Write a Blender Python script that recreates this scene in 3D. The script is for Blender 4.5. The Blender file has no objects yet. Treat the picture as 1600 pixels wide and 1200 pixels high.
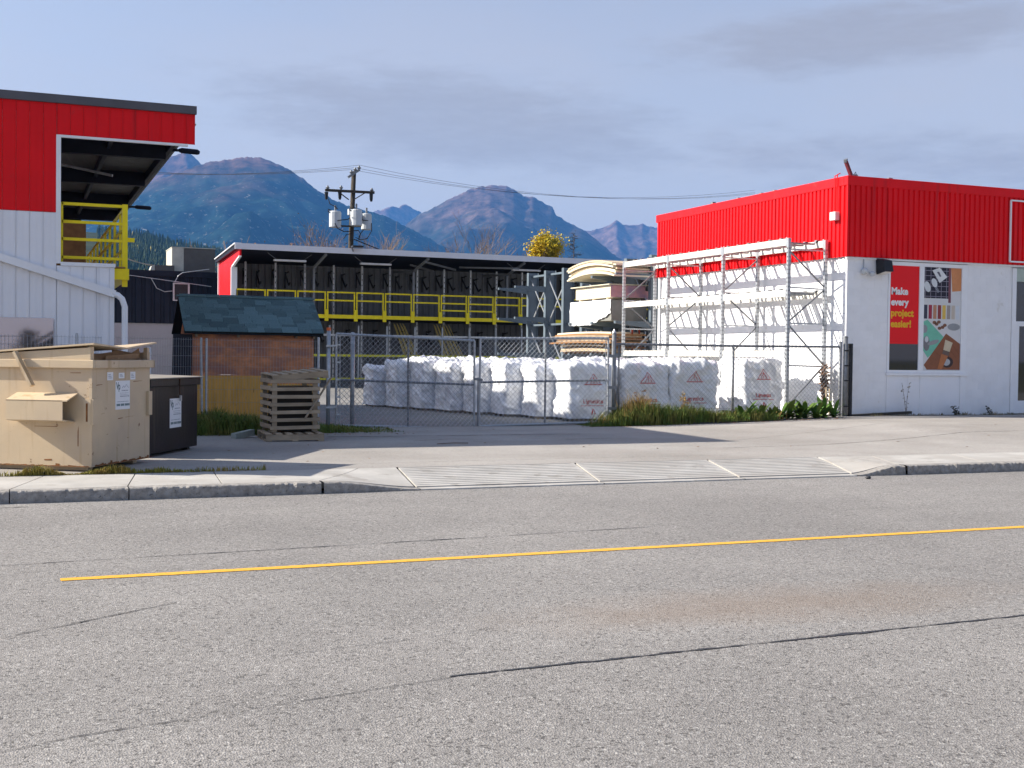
import bpy, bmesh, math, random
from mathutils import Vector, Matrix, noise
random.seed(7)
R = math.radians
sc = bpy.context.scene
COL = sc.collection

# ------------------------------------------------------------------ camera
HEAD, PITCH, ROLL, FOC = R(22.2), math.atan(44 / 1900.0), 0.0119, 1900.0
CAM = Vector((0, 0, 1.6))
f0 = Vector((math.sin(HEAD), math.cos(HEAD), 0)); r0 = Vector((math.cos(HEAD), -math.sin(HEAD), 0)); u0 = Vector((0, 0, 1))
FWD = f0 * math.cos(PITCH) - u0 * math.sin(PITCH)
u1 = u0 * math.cos(PITCH) + f0 * math.sin(PITCH)
RGT = r0 * math.cos(ROLL) + u1 * math.sin(ROLL)
UPV = u1 * math.cos(ROLL) - r0 * math.sin(ROLL)
cam = bpy.data.cameras.new('camera'); camo = bpy.data.objects.new('camera', cam); COL.objects.link(camo)
cam.sensor_width = 36; cam.lens = FOC / 1600 * 36; cam.clip_start = 0.1; cam.clip_end = 60000
camo.matrix_world = Matrix(((RGT.x, UPV.x, -FWD.x, CAM.x), (RGT.y, UPV.y, -FWD.y, CAM.y), (RGT.z, UPV.z, -FWD.z, CAM.z), (0, 0, 0, 1)))
sc.camera = camo

# ------------------------------------------------------------------ sun, sky, exposure
SUN_EL = R(31.0)
SUN_TRAVEL = Vector((math.cos(R(-22.5)), math.sin(R(-22.5)), 0))      # the way shadows fall on the ground
SUN_DIR = Vector((-SUN_TRAVEL.x * math.cos(SUN_EL), -SUN_TRAVEL.y * math.cos(SUN_EL), math.sin(SUN_EL)))
sun = bpy.data.lights.new('sun', 'SUN'); suno = bpy.data.objects.new('sun', sun); COL.objects.link(suno)
sun.energy = 5.0; sun.angle = R(0.53); sun.color = (1.0, 0.93, 0.82)
suno.rotation_euler = SUN_DIR.to_track_quat('Z', 'Y').to_euler(); suno.location = (-20, 10, 30)
sc.view_settings.view_transform = 'Standard'; sc.view_settings.look = 'None'
sc.view_settings.gamma = 1.0; sc.view_settings.use_curve_mapping = False
sc.view_settings.exposure = 1.0
sc.cycles.max_bounces = 8; sc.cycles.diffuse_bounces = 3; sc.cycles.glossy_bounces = 3
sc.cycles.use_denoising = True; sc.cycles.sample_clamp_indirect = 6

world = bpy.data.worlds.new('World'); sc.world = world; world.use_nodes = True
def make_world():
    nt = world.node_tree; nt.nodes.clear()
    N, L = nt.nodes.new, nt.links.new
    out = N('ShaderNodeOutputWorld'); bg = N('ShaderNodeBackground'); bg.inputs['Strength'].default_value = 0.10
    L(bg.outputs[0], out.inputs['Surface'])
    sky = N('ShaderNodeTexSky'); sky.sky_type = 'NISHITA'; sky.sun_disc = False
    sky.sun_elevation = SUN_EL; sky.sun_rotation = math.atan2(SUN_DIR.x, SUN_DIR.y)
    sky.air_density = 1.0; sky.dust_density = 2.2; sky.ozone_density = 1.4; sky.altitude = 800
    tc = N('ShaderNodeTexCoord'); sep = N('ShaderNodeSeparateXYZ'); L(tc.outputs['Generated'], sep.inputs[0])
    def math_(op, a, b=None, clamp=False):
        n = N('ShaderNodeMath'); n.operation = op; n.use_clamp = clamp
        for i, v in enumerate((a, b)):
            if v is None: continue
            if isinstance(v, (int, float)): n.inputs[i].default_value = v
            else: L(v, n.inputs[i])
        return n.outputs[0]
    zz = math_('MAXIMUM', sep.outputs['Z'], 0.0)
    den = math_('ADD', zz, 0.07)
    comb = N('ShaderNodeCombineXYZ')
    L(math_('DIVIDE', sep.outputs['X'], den), comb.inputs[0]); L(math_('DIVIDE', sep.outputs['Y'], den), comb.inputs[1])
    def noise_(scale, detail, rough, vec, off):
        mp = N('ShaderNodeMapping'); mp.inputs['Location'].default_value = off; L(vec, mp.inputs['Vector'])
        n = N('ShaderNodeTexNoise'); n.inputs['Scale'].default_value = scale; n.inputs['Detail'].default_value = detail
        n.inputs['Roughness'].default_value = rough; L(mp.outputs[0], n.inputs['Vector']); return n.outputs['Fac']
    def ramp_(fac, a, b):
        n = N('ShaderNodeMapRange'); n.interpolation_type = 'SMOOTHSTEP'
        n.inputs['From Min'].default_value = a; n.inputs['From Max'].default_value = b; L(fac, n.inputs['Value']); return n.outputs[0]
    big = noise_(0.33, 2.0, 0.5, comb.outputs[0], (3.1, 1.35, 0)); fine = noise_(3.2, 6.0, 0.62, comb.outputs[0], (0.3, 2.2, 0))
    veil = ramp_(noise_(0.8, 4.0, 0.55, comb.outputs[0], (5.0, 0.4, 0)), 0.30, 0.75)
    az = math_('ARCTAN2', sep.outputs['X'], sep.outputs['Y']); el = math_('ARCSINE', sep.outputs['Z'])
    streaky = N('ShaderNodeCombineXYZ'); L(math_('MULTIPLY', az, 14.0), streaky.inputs[0]); L(math_('MULTIPLY', el, 60.0), streaky.inputs[1])
    edge = noise_(1.0, 7.0, 0.66, streaky.outputs[0], (2.0, 0.7, 0)); rip = noise_(3.1, 5.0, 0.6, streaky.outputs[0], (9.0, 4.0, 0))
    def bank(a0, e0, wa, we, tilt):          # a bank of thin altocumulus around one bearing
        da = math_('SUBTRACT', az, R(a0)); de = math_('SUBTRACT', math_('SUBTRACT', el, R(e0)), math_('MULTIPLY', da, tilt))
        d = math_('SQRT', math_('ADD', math_('POWER', math_('DIVIDE', da, R(wa)), 2.0), math_('POWER', math_('DIVIDE', de, R(we)), 2.0)))
        return ramp_(math_('ADD', d, math_('MULTIPLY', math_('SUBTRACT', edge, 0.5), 1.5)), 1.25, 0.45)
    banks = math_('MAXIMUM', bank(19.5, 10.8, 11.0, 2.3, -0.09), bank(38.0, 14.3, 9.0, 1.5, 0.04))
    banks = math_('MAXIMUM', banks, ramp_(math_('ADD', math_('MULTIPLY', big, 0.8), math_('MULTIPLY', fine, 0.2)), 0.56, 0.66))
    patch = math_('MULTIPLY', banks, math_('ADD', 0.55, math_('MULTIPLY', rip, 0.75)), True)
    def mix_(fac, a, b):
        n = N('ShaderNodeMix'); n.data_type = 'RGBA'
        if isinstance(fac, (int, float)): n.inputs[0].default_value = fac
        else: L(fac, n.inputs[0])
        for i, v in ((6, a), (7, b)):
            if isinstance(v, tuple): n.inputs[i].default_value = v
            else: L(v, n.inputs[i])
        return n.outputs[2]
    low = math_('POWER', math_('SUBTRACT', 1.0, zz, True), 3.0)       # valley haze whitens the sky towards the horizon
    thin = mix_(math_('MULTIPLY', veil, 0.20), mix_(math_('MULTIPLY', low, 0.95), sky.outputs[0], (3.95, 3.20, 2.60, 1)), (4.0, 3.35, 2.8, 1))
    full = mix_(math_('MULTIPLY', patch, 0.50), thin, (1.95, 1.70, 1.50, 1))
    L(full, bg.inputs['Color'])
make_world()

# ------------------------------------------------------------------ mesh helpers
ORG = {}
class MB:
    def __init__(s): s.v = []; s.f = []
    def add(s, vs, fs):
        n = len(s.v); s.v += [tuple(p) for p in vs]; s.f += [tuple(i + n for i in f) for f in fs]; return s
    def box(s, x0, x1, y0, y1, z0, z1, bev=0.0):
        if bev <= 0:
            return s.add([(x0,y0,z0),(x1,y0,z0),(x1,y1,z0),(x0,y1,z0),(x0,y0,z1),(x1,y0,z1),(x1,y1,z1),(x0,y1,z1)],
                         [(0,3,2,1),(4,5,6,7),(0,1,5,4),(1,2,6,5),(2,3,7,6),(3,0,4,7)])
        bm = bmesh.new(); bmesh.ops.create_cube(bm, size=1)
        for v in bm.verts: v.co = Vector(((x0+x1)/2+v.co.x*(x1-x0), (y0+y1)/2+v.co.y*(y1-y0), (z0+z1)/2+v.co.z*(z1-z0)))
        bmesh.ops.bevel(bm, geom=bm.edges[:], offset=bev, segments=1, affect='EDGES', profile=0.5)
        bm.verts.index_update(); s.add([v.co for v in bm.verts], [[v.index for v in f.verts] for f in bm.faces]); bm.free(); return s
    def obox(s, c, ax, ay, az):
        c, ax, ay, az = map(Vector, (c, ax, ay, az)); vs = []
        for k in (-1, 1):
            for i, j in ((-1,-1),(1,-1),(1,1),(-1,1)): vs.append(c + ax*i*.5 + ay*j*.5 + az*k*.5)
        return s.add(vs, [(0,3,2,1),(4,5,6,7),(0,1,5,4),(1,2,6,5),(2,3,7,6),(3,0,4,7)])
    def bar(s, p, q, w, h, up=(0,0,1)):
        p, q, up = Vector(p), Vector(q), Vector(up); d = q - p; t = d.normalized()
        if abs(t.dot(up)) > .98: up = Vector((0,1,0))
        a = t.cross(up).normalized(); b = a.cross(t).normalized()
        return s.obox((p+q)/2, d, a*w, b*h)
    def tube(s, pts, r, n=6, caps=True):
        pts = [Vector(p) for p in pts]; rr = r if isinstance(r, (list, tuple)) else [r]*len(pts); vs = []; fs = []; a = None
        for i, p in enumerate(pts):
            t = (pts[min(i+1, len(pts)-1)] - pts[max(i-1, 0)]).normalized()
            if a is None: a = t.orthogonal().normalized()
            else:
                a = a - t*a.dot(t)
                a = a.normalized() if a.length > 1e-6 else t.orthogonal().normalized()
            b = t.cross(a)
            for k in range(n):
                an = 2*math.pi*k/n; vs.append(p + (a*math.cos(an) + b*math.sin(an))*rr[i])
        for i in range(len(pts)-1):
            for k in range(n): fs.append((i*n+k, i*n+(k+1)%n, (i+1)*n+(k+1)%n, (i+1)*n+k))
        if caps: fs += [tuple(range(n-1,-1,-1)), tuple(range((len(pts)-1)*n, len(pts)*n))]
        return s.add(vs, fs)
    def prism(s, poly, ext):
        ext = Vector(ext); n = len(poly); p = [Vector(q) for q in poly]
        return s.add(p + [q+ext for q in p], [tuple(range(n-1,-1,-1)), tuple(range(n, 2*n))] + [(i,(i+1)%n,n+(i+1)%n,n+i) for i in range(n)])
    def quad(s, *p): return s.add(p, [tuple(range(len(p)))])
    def mesh(s, name, mat=None, org=(0,0,0), smooth=False):
        me = bpy.data.meshes.new(name); o = Vector(org)
        me.from_pydata([Vector(v) - o for v in s.v], [], s.f)
        bm = bmesh.new(); bm.from_mesh(me); bmesh.ops.recalc_face_normals(bm, faces=bm.faces); bm.to_mesh(me); bm.free()
        if mat: me.materials.append(mat)
        if smooth: me.polygons.foreach_set('use_smooth', [True]*len(me.polygons))
        me.update(); return me
    def build(s, name, mat, parent=None, smooth=False, local=False):
        org = (0,0,0) if (local or parent is None) else ORG.get(parent.name, (0,0,0))
        o = bpy.data.objects.new(name, s.mesh(name, mat, org, smooth)); COL.objects.link(o)
        if parent is not None: o.parent = parent; ORG[o.name] = tuple(org)
        return o
def link(name, me, parent=None, loc=(0,0,0), rot=(0,0,0), scl=(1,1,1)):
    o = bpy.data.objects.new(name, me); COL.objects.link(o); o.location = loc; o.rotation_euler = rot; o.scale = scl
    if parent is not None: o.parent = parent; ORG[o.name] = ORG.get(parent.name, (0,0,0))
    return o
def tag(o, label=None, cat=None, group=None, kind=None):
    if label: o['label'] = label
    if cat: o['category'] = cat
    if group: o['group'] = group
    if kind: o['kind'] = kind
    return o
def thing(name, label, cat, loc=(0,0,0), rz=0.0, group=None):
    o = bpy.data.objects.new(name, None); COL.objects.link(o); o.location = loc; o.rotation_euler = (0,0,rz); o.empty_display_size = .2
    ORG[o.name] = tuple(loc); return tag(o, label, cat, group)
def copy_tree(o, parent=None):
    c = o.copy(); COL.objects.link(c)
    if parent is not None: c.parent = parent
    for ch in list(o.children): copy_tree(ch, c)
    return c
def text_mesh(body, size=1.0, bold=0.0, shear=0.0, align='LEFT', space=1.0, line=1.0):
    cu = bpy.data.curves.new('lettering', 'FONT'); cu.body = body; cu.size = size; cu.offset = bold; cu.shear = shear
    cu.align_x = align; cu.space_character = space; cu.space_line = line; cu.resolution_u = 3
    o = bpy.data.objects.new('lettering', cu); COL.objects.link(o); bpy.context.view_layer.update()
    me = bpy.data.meshes.new_from_object(o.evaluated_get(bpy.context.evaluated_depsgraph_get()))
    vs = [v.co.copy() for v in me.vertices]; fs = [tuple(p.vertices) for p in me.polygons]
    bpy.data.objects.remove(o); bpy.data.curves.remove(cu); bpy.data.meshes.remove(me)
    return vs, fs
def put_text(mb, tm, origin, ux, uy):
    o, ux, uy = Vector(origin), Vector(ux), Vector(uy)
    return mb.add([o + ux*v.x + uy*v.y for v in tm[0]], tm[1])

# ------------------------------------------------------------------ materials
MATS = {}
def mat(name, col, rough=.7, metal=0.0, var=.12, scale=3.0, detail=4.0, bump=0.0, bscale=None, col2=None, spots=None, coat=0.0, streak=None, trans=0.0, rand=0.0, stretch=(1,1,1), spec=.3):
    """procedural surface: base colour broken up by world-space noise, optional dirt spots / streaks, fine relief"""
    if name in MATS: return MATS[name]
    m = bpy.data.materials.new(name); m.use_nodes = True; nt = m.node_tree; N, L = nt.nodes.new, nt.links.new
    b = nt.nodes['Principled BSDF']; b.inputs['Roughness'].default_value = rough; b.inputs['Metallic'].default_value = metal
    b.inputs['Specular IOR Level'].default_value = spec
    if coat: b.inputs['Coat Weight'].default_value = coat
    if trans: b.inputs['Transmission Weight'].default_value = trans
    geo = N('ShaderNodeNewGeometry'); mp = N('ShaderNodeMapping'); mp.inputs['Scale'].default_value = stretch; L(geo.outputs['Position'], mp.inputs['Vector'])
    pos = mp.outputs[0]
    def noise_(sc_, det=detail, rgh=.6):
        n = N('ShaderNodeTexNoise'); n.inputs['Scale'].default_value = sc_; n.inputs['Detail'].default_value = det; n.inputs['Roughness'].default_value = rgh
        L(pos, n.inputs['Vector']); return n.outputs['Fac']
    def ramp_(fac, a, bb):
        n = N('ShaderNodeMapRange'); n.inputs['From Min'].default_value = a; n.inputs['From Max'].default_value = bb; L(fac, n.inputs['Value']); return n.outputs[0]
    def mix_(fac, a, bb):
        n = N('ShaderNodeMix'); n.data_type = 'RGBA'; L(fac, n.inputs[0])
        for i, v in ((6, a), (7, bb)):
            if isinstance(v, tuple): n.inputs[i].default_value = (*v[:3], 1)
            else: L(v, n.inputs[i])
        return n.outputs[2]
    c1 = tuple(min(1, c*(1+var)) for c in col); c0 = tuple(c*(1-var) for c in col)
    c = mix_(ramp_(noise_(scale), .3, .7), c0, c1)
    if col2 is not None: c = mix_(ramp_(noise_(scale*.37, 3), .45, .62), c, col2)
    if spots is not None:      # (scale, threshold, colour)
        c = mix_(ramp_(noise_(spots[0], 6, .7), spots[1], spots[1]+.05), c, spots[2])
    if streak is not None:     # vertical streaks (scale, threshold, colour)
        ms = N('ShaderNodeMapping'); ms.inputs['Scale'].default_value = (streak[0], streak[0], streak[0]*.06); L(geo.outputs['Position'], ms.inputs['Vector'])
        n = N('ShaderNodeTexNoise'); n.inputs['Scale'].default_value = 1; n.inputs['Detail'].default_value = 5; L(ms.outputs[0], n.inputs['Vector'])
        c = mix_(ramp_(n.outputs['Fac'], streak[1], streak[1]+.16), c, streak[2])
    if rand:
        oi = N('ShaderNodeObjectInfo'); h = N('ShaderNodeHueSaturation'); L(c, h.inputs['Color'])
        mr = N('ShaderNodeMapRange'); mr.inputs['To Min'].default_value = 1-rand; mr.inputs['To Max'].default_value = 1+rand; L(oi.outputs['Random'], mr.inputs['Value']); L(mr.outputs[0], h.inputs['Value']); c = h.outputs[0]
    L(c, b.inputs['Base Color'])
    if bump:
        bp = N('ShaderNodeBump'); bp.inputs['Strength'].default_value = bump; bp.inputs['Distance'].default_value = .01
        L(noise_(bscale or scale*6, 5), bp.inputs['Height']); L(bp.outputs[0], b.inputs['Normal'])
    MATS[name] = m; return m

def asphalt(name, base, warm, speck=1.0, stain=None, patch=.5):
    m = bpy.data.materials.new(name); m.use_nodes = True; nt = m.node_tree; N, L = nt.nodes.new, nt.links.new
    b = nt.nodes['Principled BSDF']; b.inputs['Roughness'].default_value = .85; b.inputs['Specular IOR Level'].default_value = .25
    geo = N('ShaderNodeNewGeometry'); pos = geo.outputs['Position']
    def tex(kind, scale, **kw):
        n = N(kind); n.inputs['Scale'].default_value = scale
        for k, v in kw.items(): n.inputs[k].default_value = v
        L(pos, n.inputs['Vector']); return n
    def ramp_(fac, a, bb, lo=0.0, hi=1.0):
        n = N('ShaderNodeMapRange'); n.inputs['From Min'].default_value = a; n.inputs['From Max'].default_value = bb
        n.inputs['To Min'].default_value = lo; n.inputs['To Max'].default_value = hi; L(fac, n.inputs['Value']); return n.outputs[0]
    def mix_(fac, a, bb, mode='MIX'):
        n = N('ShaderNodeMix'); n.data_type = 'RGBA'; n.blend_type = mode
        if isinstance(fac, (int, float)): n.inputs[0].default_value = fac
        else: L(fac, n.inputs[0])
        for i, v in ((6, a), (7, bb)):
            if isinstance(v, tuple): n.inputs[i].default_value = (*v, 1)
            else: L(v, n.inputs[i])
        return n.outputs[2]
    big = tex('ShaderNodeTexNoise', .35, Detail=5.0, Roughness=.6).outputs['Fac']
    c = mix_(ramp_(big, .35, .68), tuple(x*(1-.16*patch) for x in base), tuple(x*(1+.16*patch) for x in warm))
    mw = N('ShaderNodeMapping'); mw.inputs['Scale'].default_value = (.05, .85, 1); L(pos, mw.inputs['Vector'])
    wn_ = N('ShaderNodeTexNoise'); wn_.inputs['Scale'].default_value = 1.0; wn_.inputs['Detail'].default_value = 5.0; L(mw.outputs[0], wn_.inputs['Vector'])
    c = mix_(ramp_(wn_.outputs['Fac'], .42, .62, 0, .55*patch), c, tuple(x*.80 for x in base))
    med = tex('ShaderNodeTexNoise', 2.6, Detail=6.0, Roughness=.72).outputs['Fac']
    c = mix_(ramp_(med, .56, .70, 0, .5), c, tuple(x*.78 for x in base))
    vo = tex('ShaderNodeTexVoronoi', 115.0); vo.feature = 'F1'
    sx = N('ShaderNodeSeparateColor'); L(vo.outputs['Color'], sx.inputs[0])
    grain = ramp_(sx.outputs[0], 0, 1, 1-.34*speck, 1+.34*speck)
    g = N('ShaderNodeCombineColor'); [L(grain, g.inputs[i]) for i in range(3)]
    c = mix_(1.0, c, g.outputs[0], 'MULTIPLY')
    vo2 = tex('ShaderNodeTexVoronoi', 62.0); s2 = N('ShaderNodeSeparateColor'); L(vo2.outputs['Color'], s2.inputs[0])
    c = mix_(ramp_(s2.outputs[1], .90, .94, 0, .65*speck), c, tuple(x*.25 for x in base))
    c = mix_(ramp_(s2.outputs[2], .94, .97, 0, .3*speck), c, (.62, .60, .56))
    if stain is not None:
        # oily brown wear: an elongated blob along the lane, broken by noise
        mp = N('ShaderNodeMapping'); mp.inputs['Location'].default_value = (-stain[0]/stain[2], -stain[1]/stain[3], 0); mp.inputs['Scale'].default_value = (1/stain[2], 1/stain[3], 0)
        L(pos, mp.inputs['Vector']); ln = N('ShaderNodeVectorMath'); ln.operation = 'LENGTH'; L(mp.outputs[0], ln.inputs[0])
        nz = tex('ShaderNodeTexNoise', 1.4, Detail=4.0).outputs['Fac']; ad = N('ShaderNodeMath'); ad.operation = 'ADD'; L(ln.outputs['Value'], ad.inputs[0]); L(nz, ad.inputs[1])
        c = mix_(ramp_(ad.outputs[0], 1.35, .75, 0, .5), c, tuple(x*y for x, y in zip(base, (.92, .74, .60))))
    L(c, b.inputs['Base Color'])
    bp = N('ShaderNodeBump'); bp.inputs['Strength'].default_value = .55*speck; bp.inputs['Distance'].default_value = .008
    L(vo.outputs['Distance'], bp.inputs['Height']); L(bp.outputs[0], b.inputs['Normal'])
    MATS[name] = m; return m

ROAD = asphalt('road_asphalt', (.255,.240,.225), (.285,.268,.25), 1.0, stain=(4.6, 6.7, 2.6, .75))
LOT = asphalt('lot_asphalt', (.33,.305,.275), (.39,.365,.335), .4)
YARD = asphalt('yard_asphalt', (.20,.195,.19), (.25,.24,.225), .5)
EARTH = mat('earth', (.10,.095,.06), .95, var=.4, scale=.02, spots=(.01,.55,(.06,.08,.03)))
CONC = mat('concrete', (.45,.43,.395), .85, var=.14, scale=2.2, bump=.25, bscale=60, spots=(2.3,.58,(.36,.335,.30)), col2=(.40,.375,.34))
CONCD = mat('kerb_concrete', (.31,.29,.265), .95, var=.30, scale=14, bump=.7, bscale=55, spots=(30,.60,(.11,.105,.10)))
YELLOW_LINE = mat('road_paint', (.80,.42,.045), .6, var=.10, scale=30, spots=(40,.66,(.35,.27,.16)), bump=.2)
TAR = mat('tar', (.045,.045,.048), .55, var=.3, scale=40, bump=.3)
WHITE_P = mat('white_siding', (.82,.83,.86), .45, var=.03, scale=2, streak=(5,.60,(.62,.63,.67)))
WHITE_B = mat('white_block_paint', (.83,.835,.85), .75, var=.03, scale=3.5, spots=(1.9,.63,(.72,.71,.69)), bump=.25, bscale=35, streak=(3,.66,(.60,.60,.59)), rand=.02)
WHITE_T = mat('white_trim', (.83,.84,.86), .4, var=.03, scale=4)
RED = mat('red_metal', (.82,.006,.012), .5, var=.06, scale=1.5, spec=.2, bump=.12, bscale=2.5, streak=(5,.56,(.62,.010,.016)), spots=(1.3,.62,(.74,.02,.022)))
REDP = mat('red_poster', (.85,.006,.012), .5, var=.02, scale=2)
GALV = mat('galvanised', (.44,.46,.48), .42, metal=.55, var=.15, scale=18, bump=.05)
GALVD = mat('weathered_backlit_galvanised', (.22,.23,.245), .5, metal=.4, var=.2, scale=14)  # darker metal; also carries the backlit look of the store-side fence
BLACKM = mat('dark_metal', (.025,.027,.032), .45, metal=.3, var=.2, scale=6)
ROOFDK = mat('dark_roof_edge', (.10,.10,.115), .5, var=.1)
DARKWALL = mat('navy_siding', (.011,.016,.028), .6, spec=.15, var=.15, scale=2, streak=(3,.6,(.018,.023,.036)))
GREYWALL = mat('grey_block', (.30,.30,.32), .8, var=.05, scale=2)
SHEDWALL = mat('charcoal_ribbed_metal', (.17,.178,.19), .5, var=.15, scale=1.5)
DECK = mat('roof_deck', (.17,.175,.18), .5, metal=.2, var=.15, scale=2)
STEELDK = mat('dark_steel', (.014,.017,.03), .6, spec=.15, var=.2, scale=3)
YEL = mat('yellow_paint', (.88,.70,.015), .42, var=.08, scale=5, spots=(18,.68,(.42,.33,.03)))
YELD = mat('dull_yellow_paint', (.62,.58,.05), .5, var=.1, scale=5)
CANT = mat('blue_grey_steel', (.13,.165,.195), .45, var=.10, scale=4)
CREAM = mat('cream_beam', (.72,.70,.64), .5, var=.05, scale=5, spots=(14,.68,(.45,.36,.26)))
WOODL = mat('fresh_lumber', (.62,.50,.34), .75, var=.12, scale=6, stretch=(1,.15,1), rand=.14)
WOODB = mat('brown_lumber', (.30,.155,.065), .75, var=.2, scale=6, stretch=(1,.15,1), rand=.2)
PALW = mat('pallet_wood', (.36,.285,.20), .85, var=.22, scale=9, stretch=(.3,.3,1), rand=.2, bump=.3, bscale=60)
OSB = mat('osb', (.60,.25,.12), .8, var=.30, scale=10, bump=.2, col2=(.38,.18,.13), stretch=(.55,1,1.0), spots=(6,.70,(.05,.025,.02)))
PLY = mat('plywood', (.74,.40,.09), .75, var=.16, scale=3, stretch=(3,1,.6), spots=(5,.64,(.26,.12,.03)))
SHING = mat('green_shingle', (.10,.165,.175), .9, var=.25, scale=60, bump=.4, bscale=120, rand=.32)
TARP = mat('white_plastic', (.82,.83,.85), .35, var=.03, scale=4, bump=.35, bscale=7)
PRINT = mat('red_print', (.50,.035,.03), .5, var=.2, scale=20)
TAN = mat('tan_paint', (.60,.47,.31), .55, var=.06, scale=2.5, spots=(6.5,.655,(.20,.10,.05)), streak=(9,.58,(.46,.33,.19)), bump=.22, bscale=3.0, col2=(.52,.41,.29))
RUST = mat('rust', (.24,.10,.035), .9, var=.4, scale=25, bump=.4)
BIN = mat('black_bin_paint', (.006,.006,.010), .42, var=.5, scale=3.5, col2=(.010,.009,.008), streak=(7,.62,(.045,.038,.028)), bump=.2, spec=.22)
STICK = mat('sticker', (.76,.78,.80), .5, var=.02)
TEAL = mat('teal_print', (.02,.09,.11), .5, var=.1)
GREYPR = mat('grey_print', (.22,.24,.30), .5, var=.1)
CARD = mat('cardboard', (.42,.27,.16), .85, var=.15, scale=5)
GLASS = mat('dark_glass', (.012,.014,.018), .03, var=.1, spec=.9, coat=.4)
BARK = mat('bark', (.11,.085,.07), .95, var=.3, scale=12, bump=.5)
TWIG = mat('twig', (.20,.15,.125), .95, var=.25, scale=9)
POLE = mat('utility_pole_wood', (.06,.05,.04), .9, var=.4, scale=6, stretch=(3,3,.4))
WIRE = mat('wire', (.02,.02,.024), .5)
PORC = mat('transformer_paint', (.55,.58,.60), .45, var=.08, scale=4)
def leafmat(name, a, b, s=8): return mat(name, a, .8, var=.35, scale=s, col2=b, spec=.2)
GRASS = leafmat('grass', (.10,.15,.03), (.20,.19,.05)); DRY = leafmat('dry_grass', (.48,.32,.12), (.34,.23,.08)); LEAFG = leafmat('leaf_green', (.08,.17,.03), (.15,.20,.045))
YLEAF = leafmat('yellow_leaf', (.62,.43,.02), (.36,.32,.03), 3); DEAD = leafmat('dead_leaf', (.26,.13,.055), (.16,.09,.05))
EVER = mat('conifer', (.020,.040,.022), .9, var=.5, scale=.02, col2=(.045,.065,.025), spec=.1)

# ------------------------------------------------------------------ the ground, road, pavement
def sstep(t): t = max(0.0, min(1.0, t)); return t*t*(3-2*t)
def lotz(x, y):
    z = .14 + .015*sstep((y-15)/6) + .13*sstep((x-11.5)/6.5)*sstep((y-15.5)/5.5)
    return z + .012*noise.noise(Vector((x*.35, y*.35, 0)))*sstep((y-15.1)/1.5)
def sheet(name, xs, ys, zf, m, parent=None):
    mb = MB(); n = len(ys)
    for x in xs:
        for y in ys: mb.v.append((x, y, zf(x, y)))
    for i in range(len(xs)-1):
        for j in range(n-1): mb.f.append((i*n+j, (i+1)*n+j, (i+1)*n+j+1, i*n+j+1))
    return mb.build(name, m, parent, smooth=True)
def frange(a, b, st):
    k = max(1, round((b-a)/st)); return [a+(b-a)*i/k for i in range(k+1)]
tag(MB().quad((-16000,-9000,-.06),(16000,-9000,-.06),(16000,16000,-.06),(-16000,16000,-.06)).build('ground', EARTH), kind='structure')
KERB_Y = 13.65
road = tag(sheet('road', [-300,-80,-20]+frange(-8,24,4)+[60,300], frange(-1.4,13.64,2)+[KERB_Y+.02], lambda x,y: 0.0, ROAD), kind='structure')
lot = tag(sheet('forecourt', [-40,-20,-8]+frange(-4,26,.6)+[40,70], frange(15.1,23.2,.45), lotz, LOT), kind='structure')
yard = tag(sheet('yard', [-40,-20,-8]+frange(-4,26,2)+[40,70], frange(23.2,60,4)+[90], lambda x,y: lotz(x,23.2) if y < 24 else .155+(lotz(x,23.2)-.155)*max(0,1-(y-24)/12), YARD), kind='structure')

def strip(name, x0, x1, yc, w, m, parent, rag=.2, z=.004, yend=None):
    """a painted or tarred line lying on the road, with ragged edges"""
    mb = MB(); n = max(4, int((x1-x0)/.03)); 
    for i in range(n+1):
        x = x0+(x1-x0)*i/n; y = yc + ((yend-yc)*i/n if yend is not None else 0)
        w_ = w*max(.15, .75+1.1*noise.noise(Vector((x*1.7, yc*3, 9)))) if rag > .3 else w
        a = w_/2*(1+rag*(noise.noise(Vector((x*9, yc*7, 0)))*1.6 + random.uniform(-.5,.5))); b = w_/2*(1+rag*(noise.noise(Vector((x*9, yc*7, 5)))*1.6 + random.uniform(-.5,.5)))
        mb.v += [(x, y-a, z), (x, y+b, z)]
    for i in range(n): mb.f.append((2*i, 2*i+2, 2*i+3, 2*i+1))
    return mb.build(name, m, parent)
strip('centre_line', .29, 60, 9.0, .105, YELLOW_LINE, road, .10)
strip('tar_seal', 2.0, 12, 5.68, .032, TAR, road, .75, yend=6.1)
strip('tar_seal', .2, 2.0, 5.30, .007, TAR, road, .9, yend=5.66)
strip('tar_seal', -.6, .2, 5.0, .005, TAR, road, .9, yend=5.29)
strip('tar_seal', .35, .95, 7.55, .018, TAR, road, .9, yend=7.95)
strip('tar_seal', .0, .36, 7.33, .009, TAR, road, .9, yend=7.54)
strip('tar_seal', .2, 3.6, 9.75, .020, TAR, road, .8, yend=9.95)
strip('tar_seal', 3.6, 5.6, 9.95, .013, TAR, road, .9, yend=10.1)
strip('tar_seal', -1.2, .2, 9.65, .010, TAR, road, .9, yend=9.74)
strip('tar_seal', 1.2, 2.6, 6.35, .004, TAR, road, .9, yend=6.6)
strip('tar_seal', -.9, .12, 13.25, .02, TAR, road, .9, yend=13.3)

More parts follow.
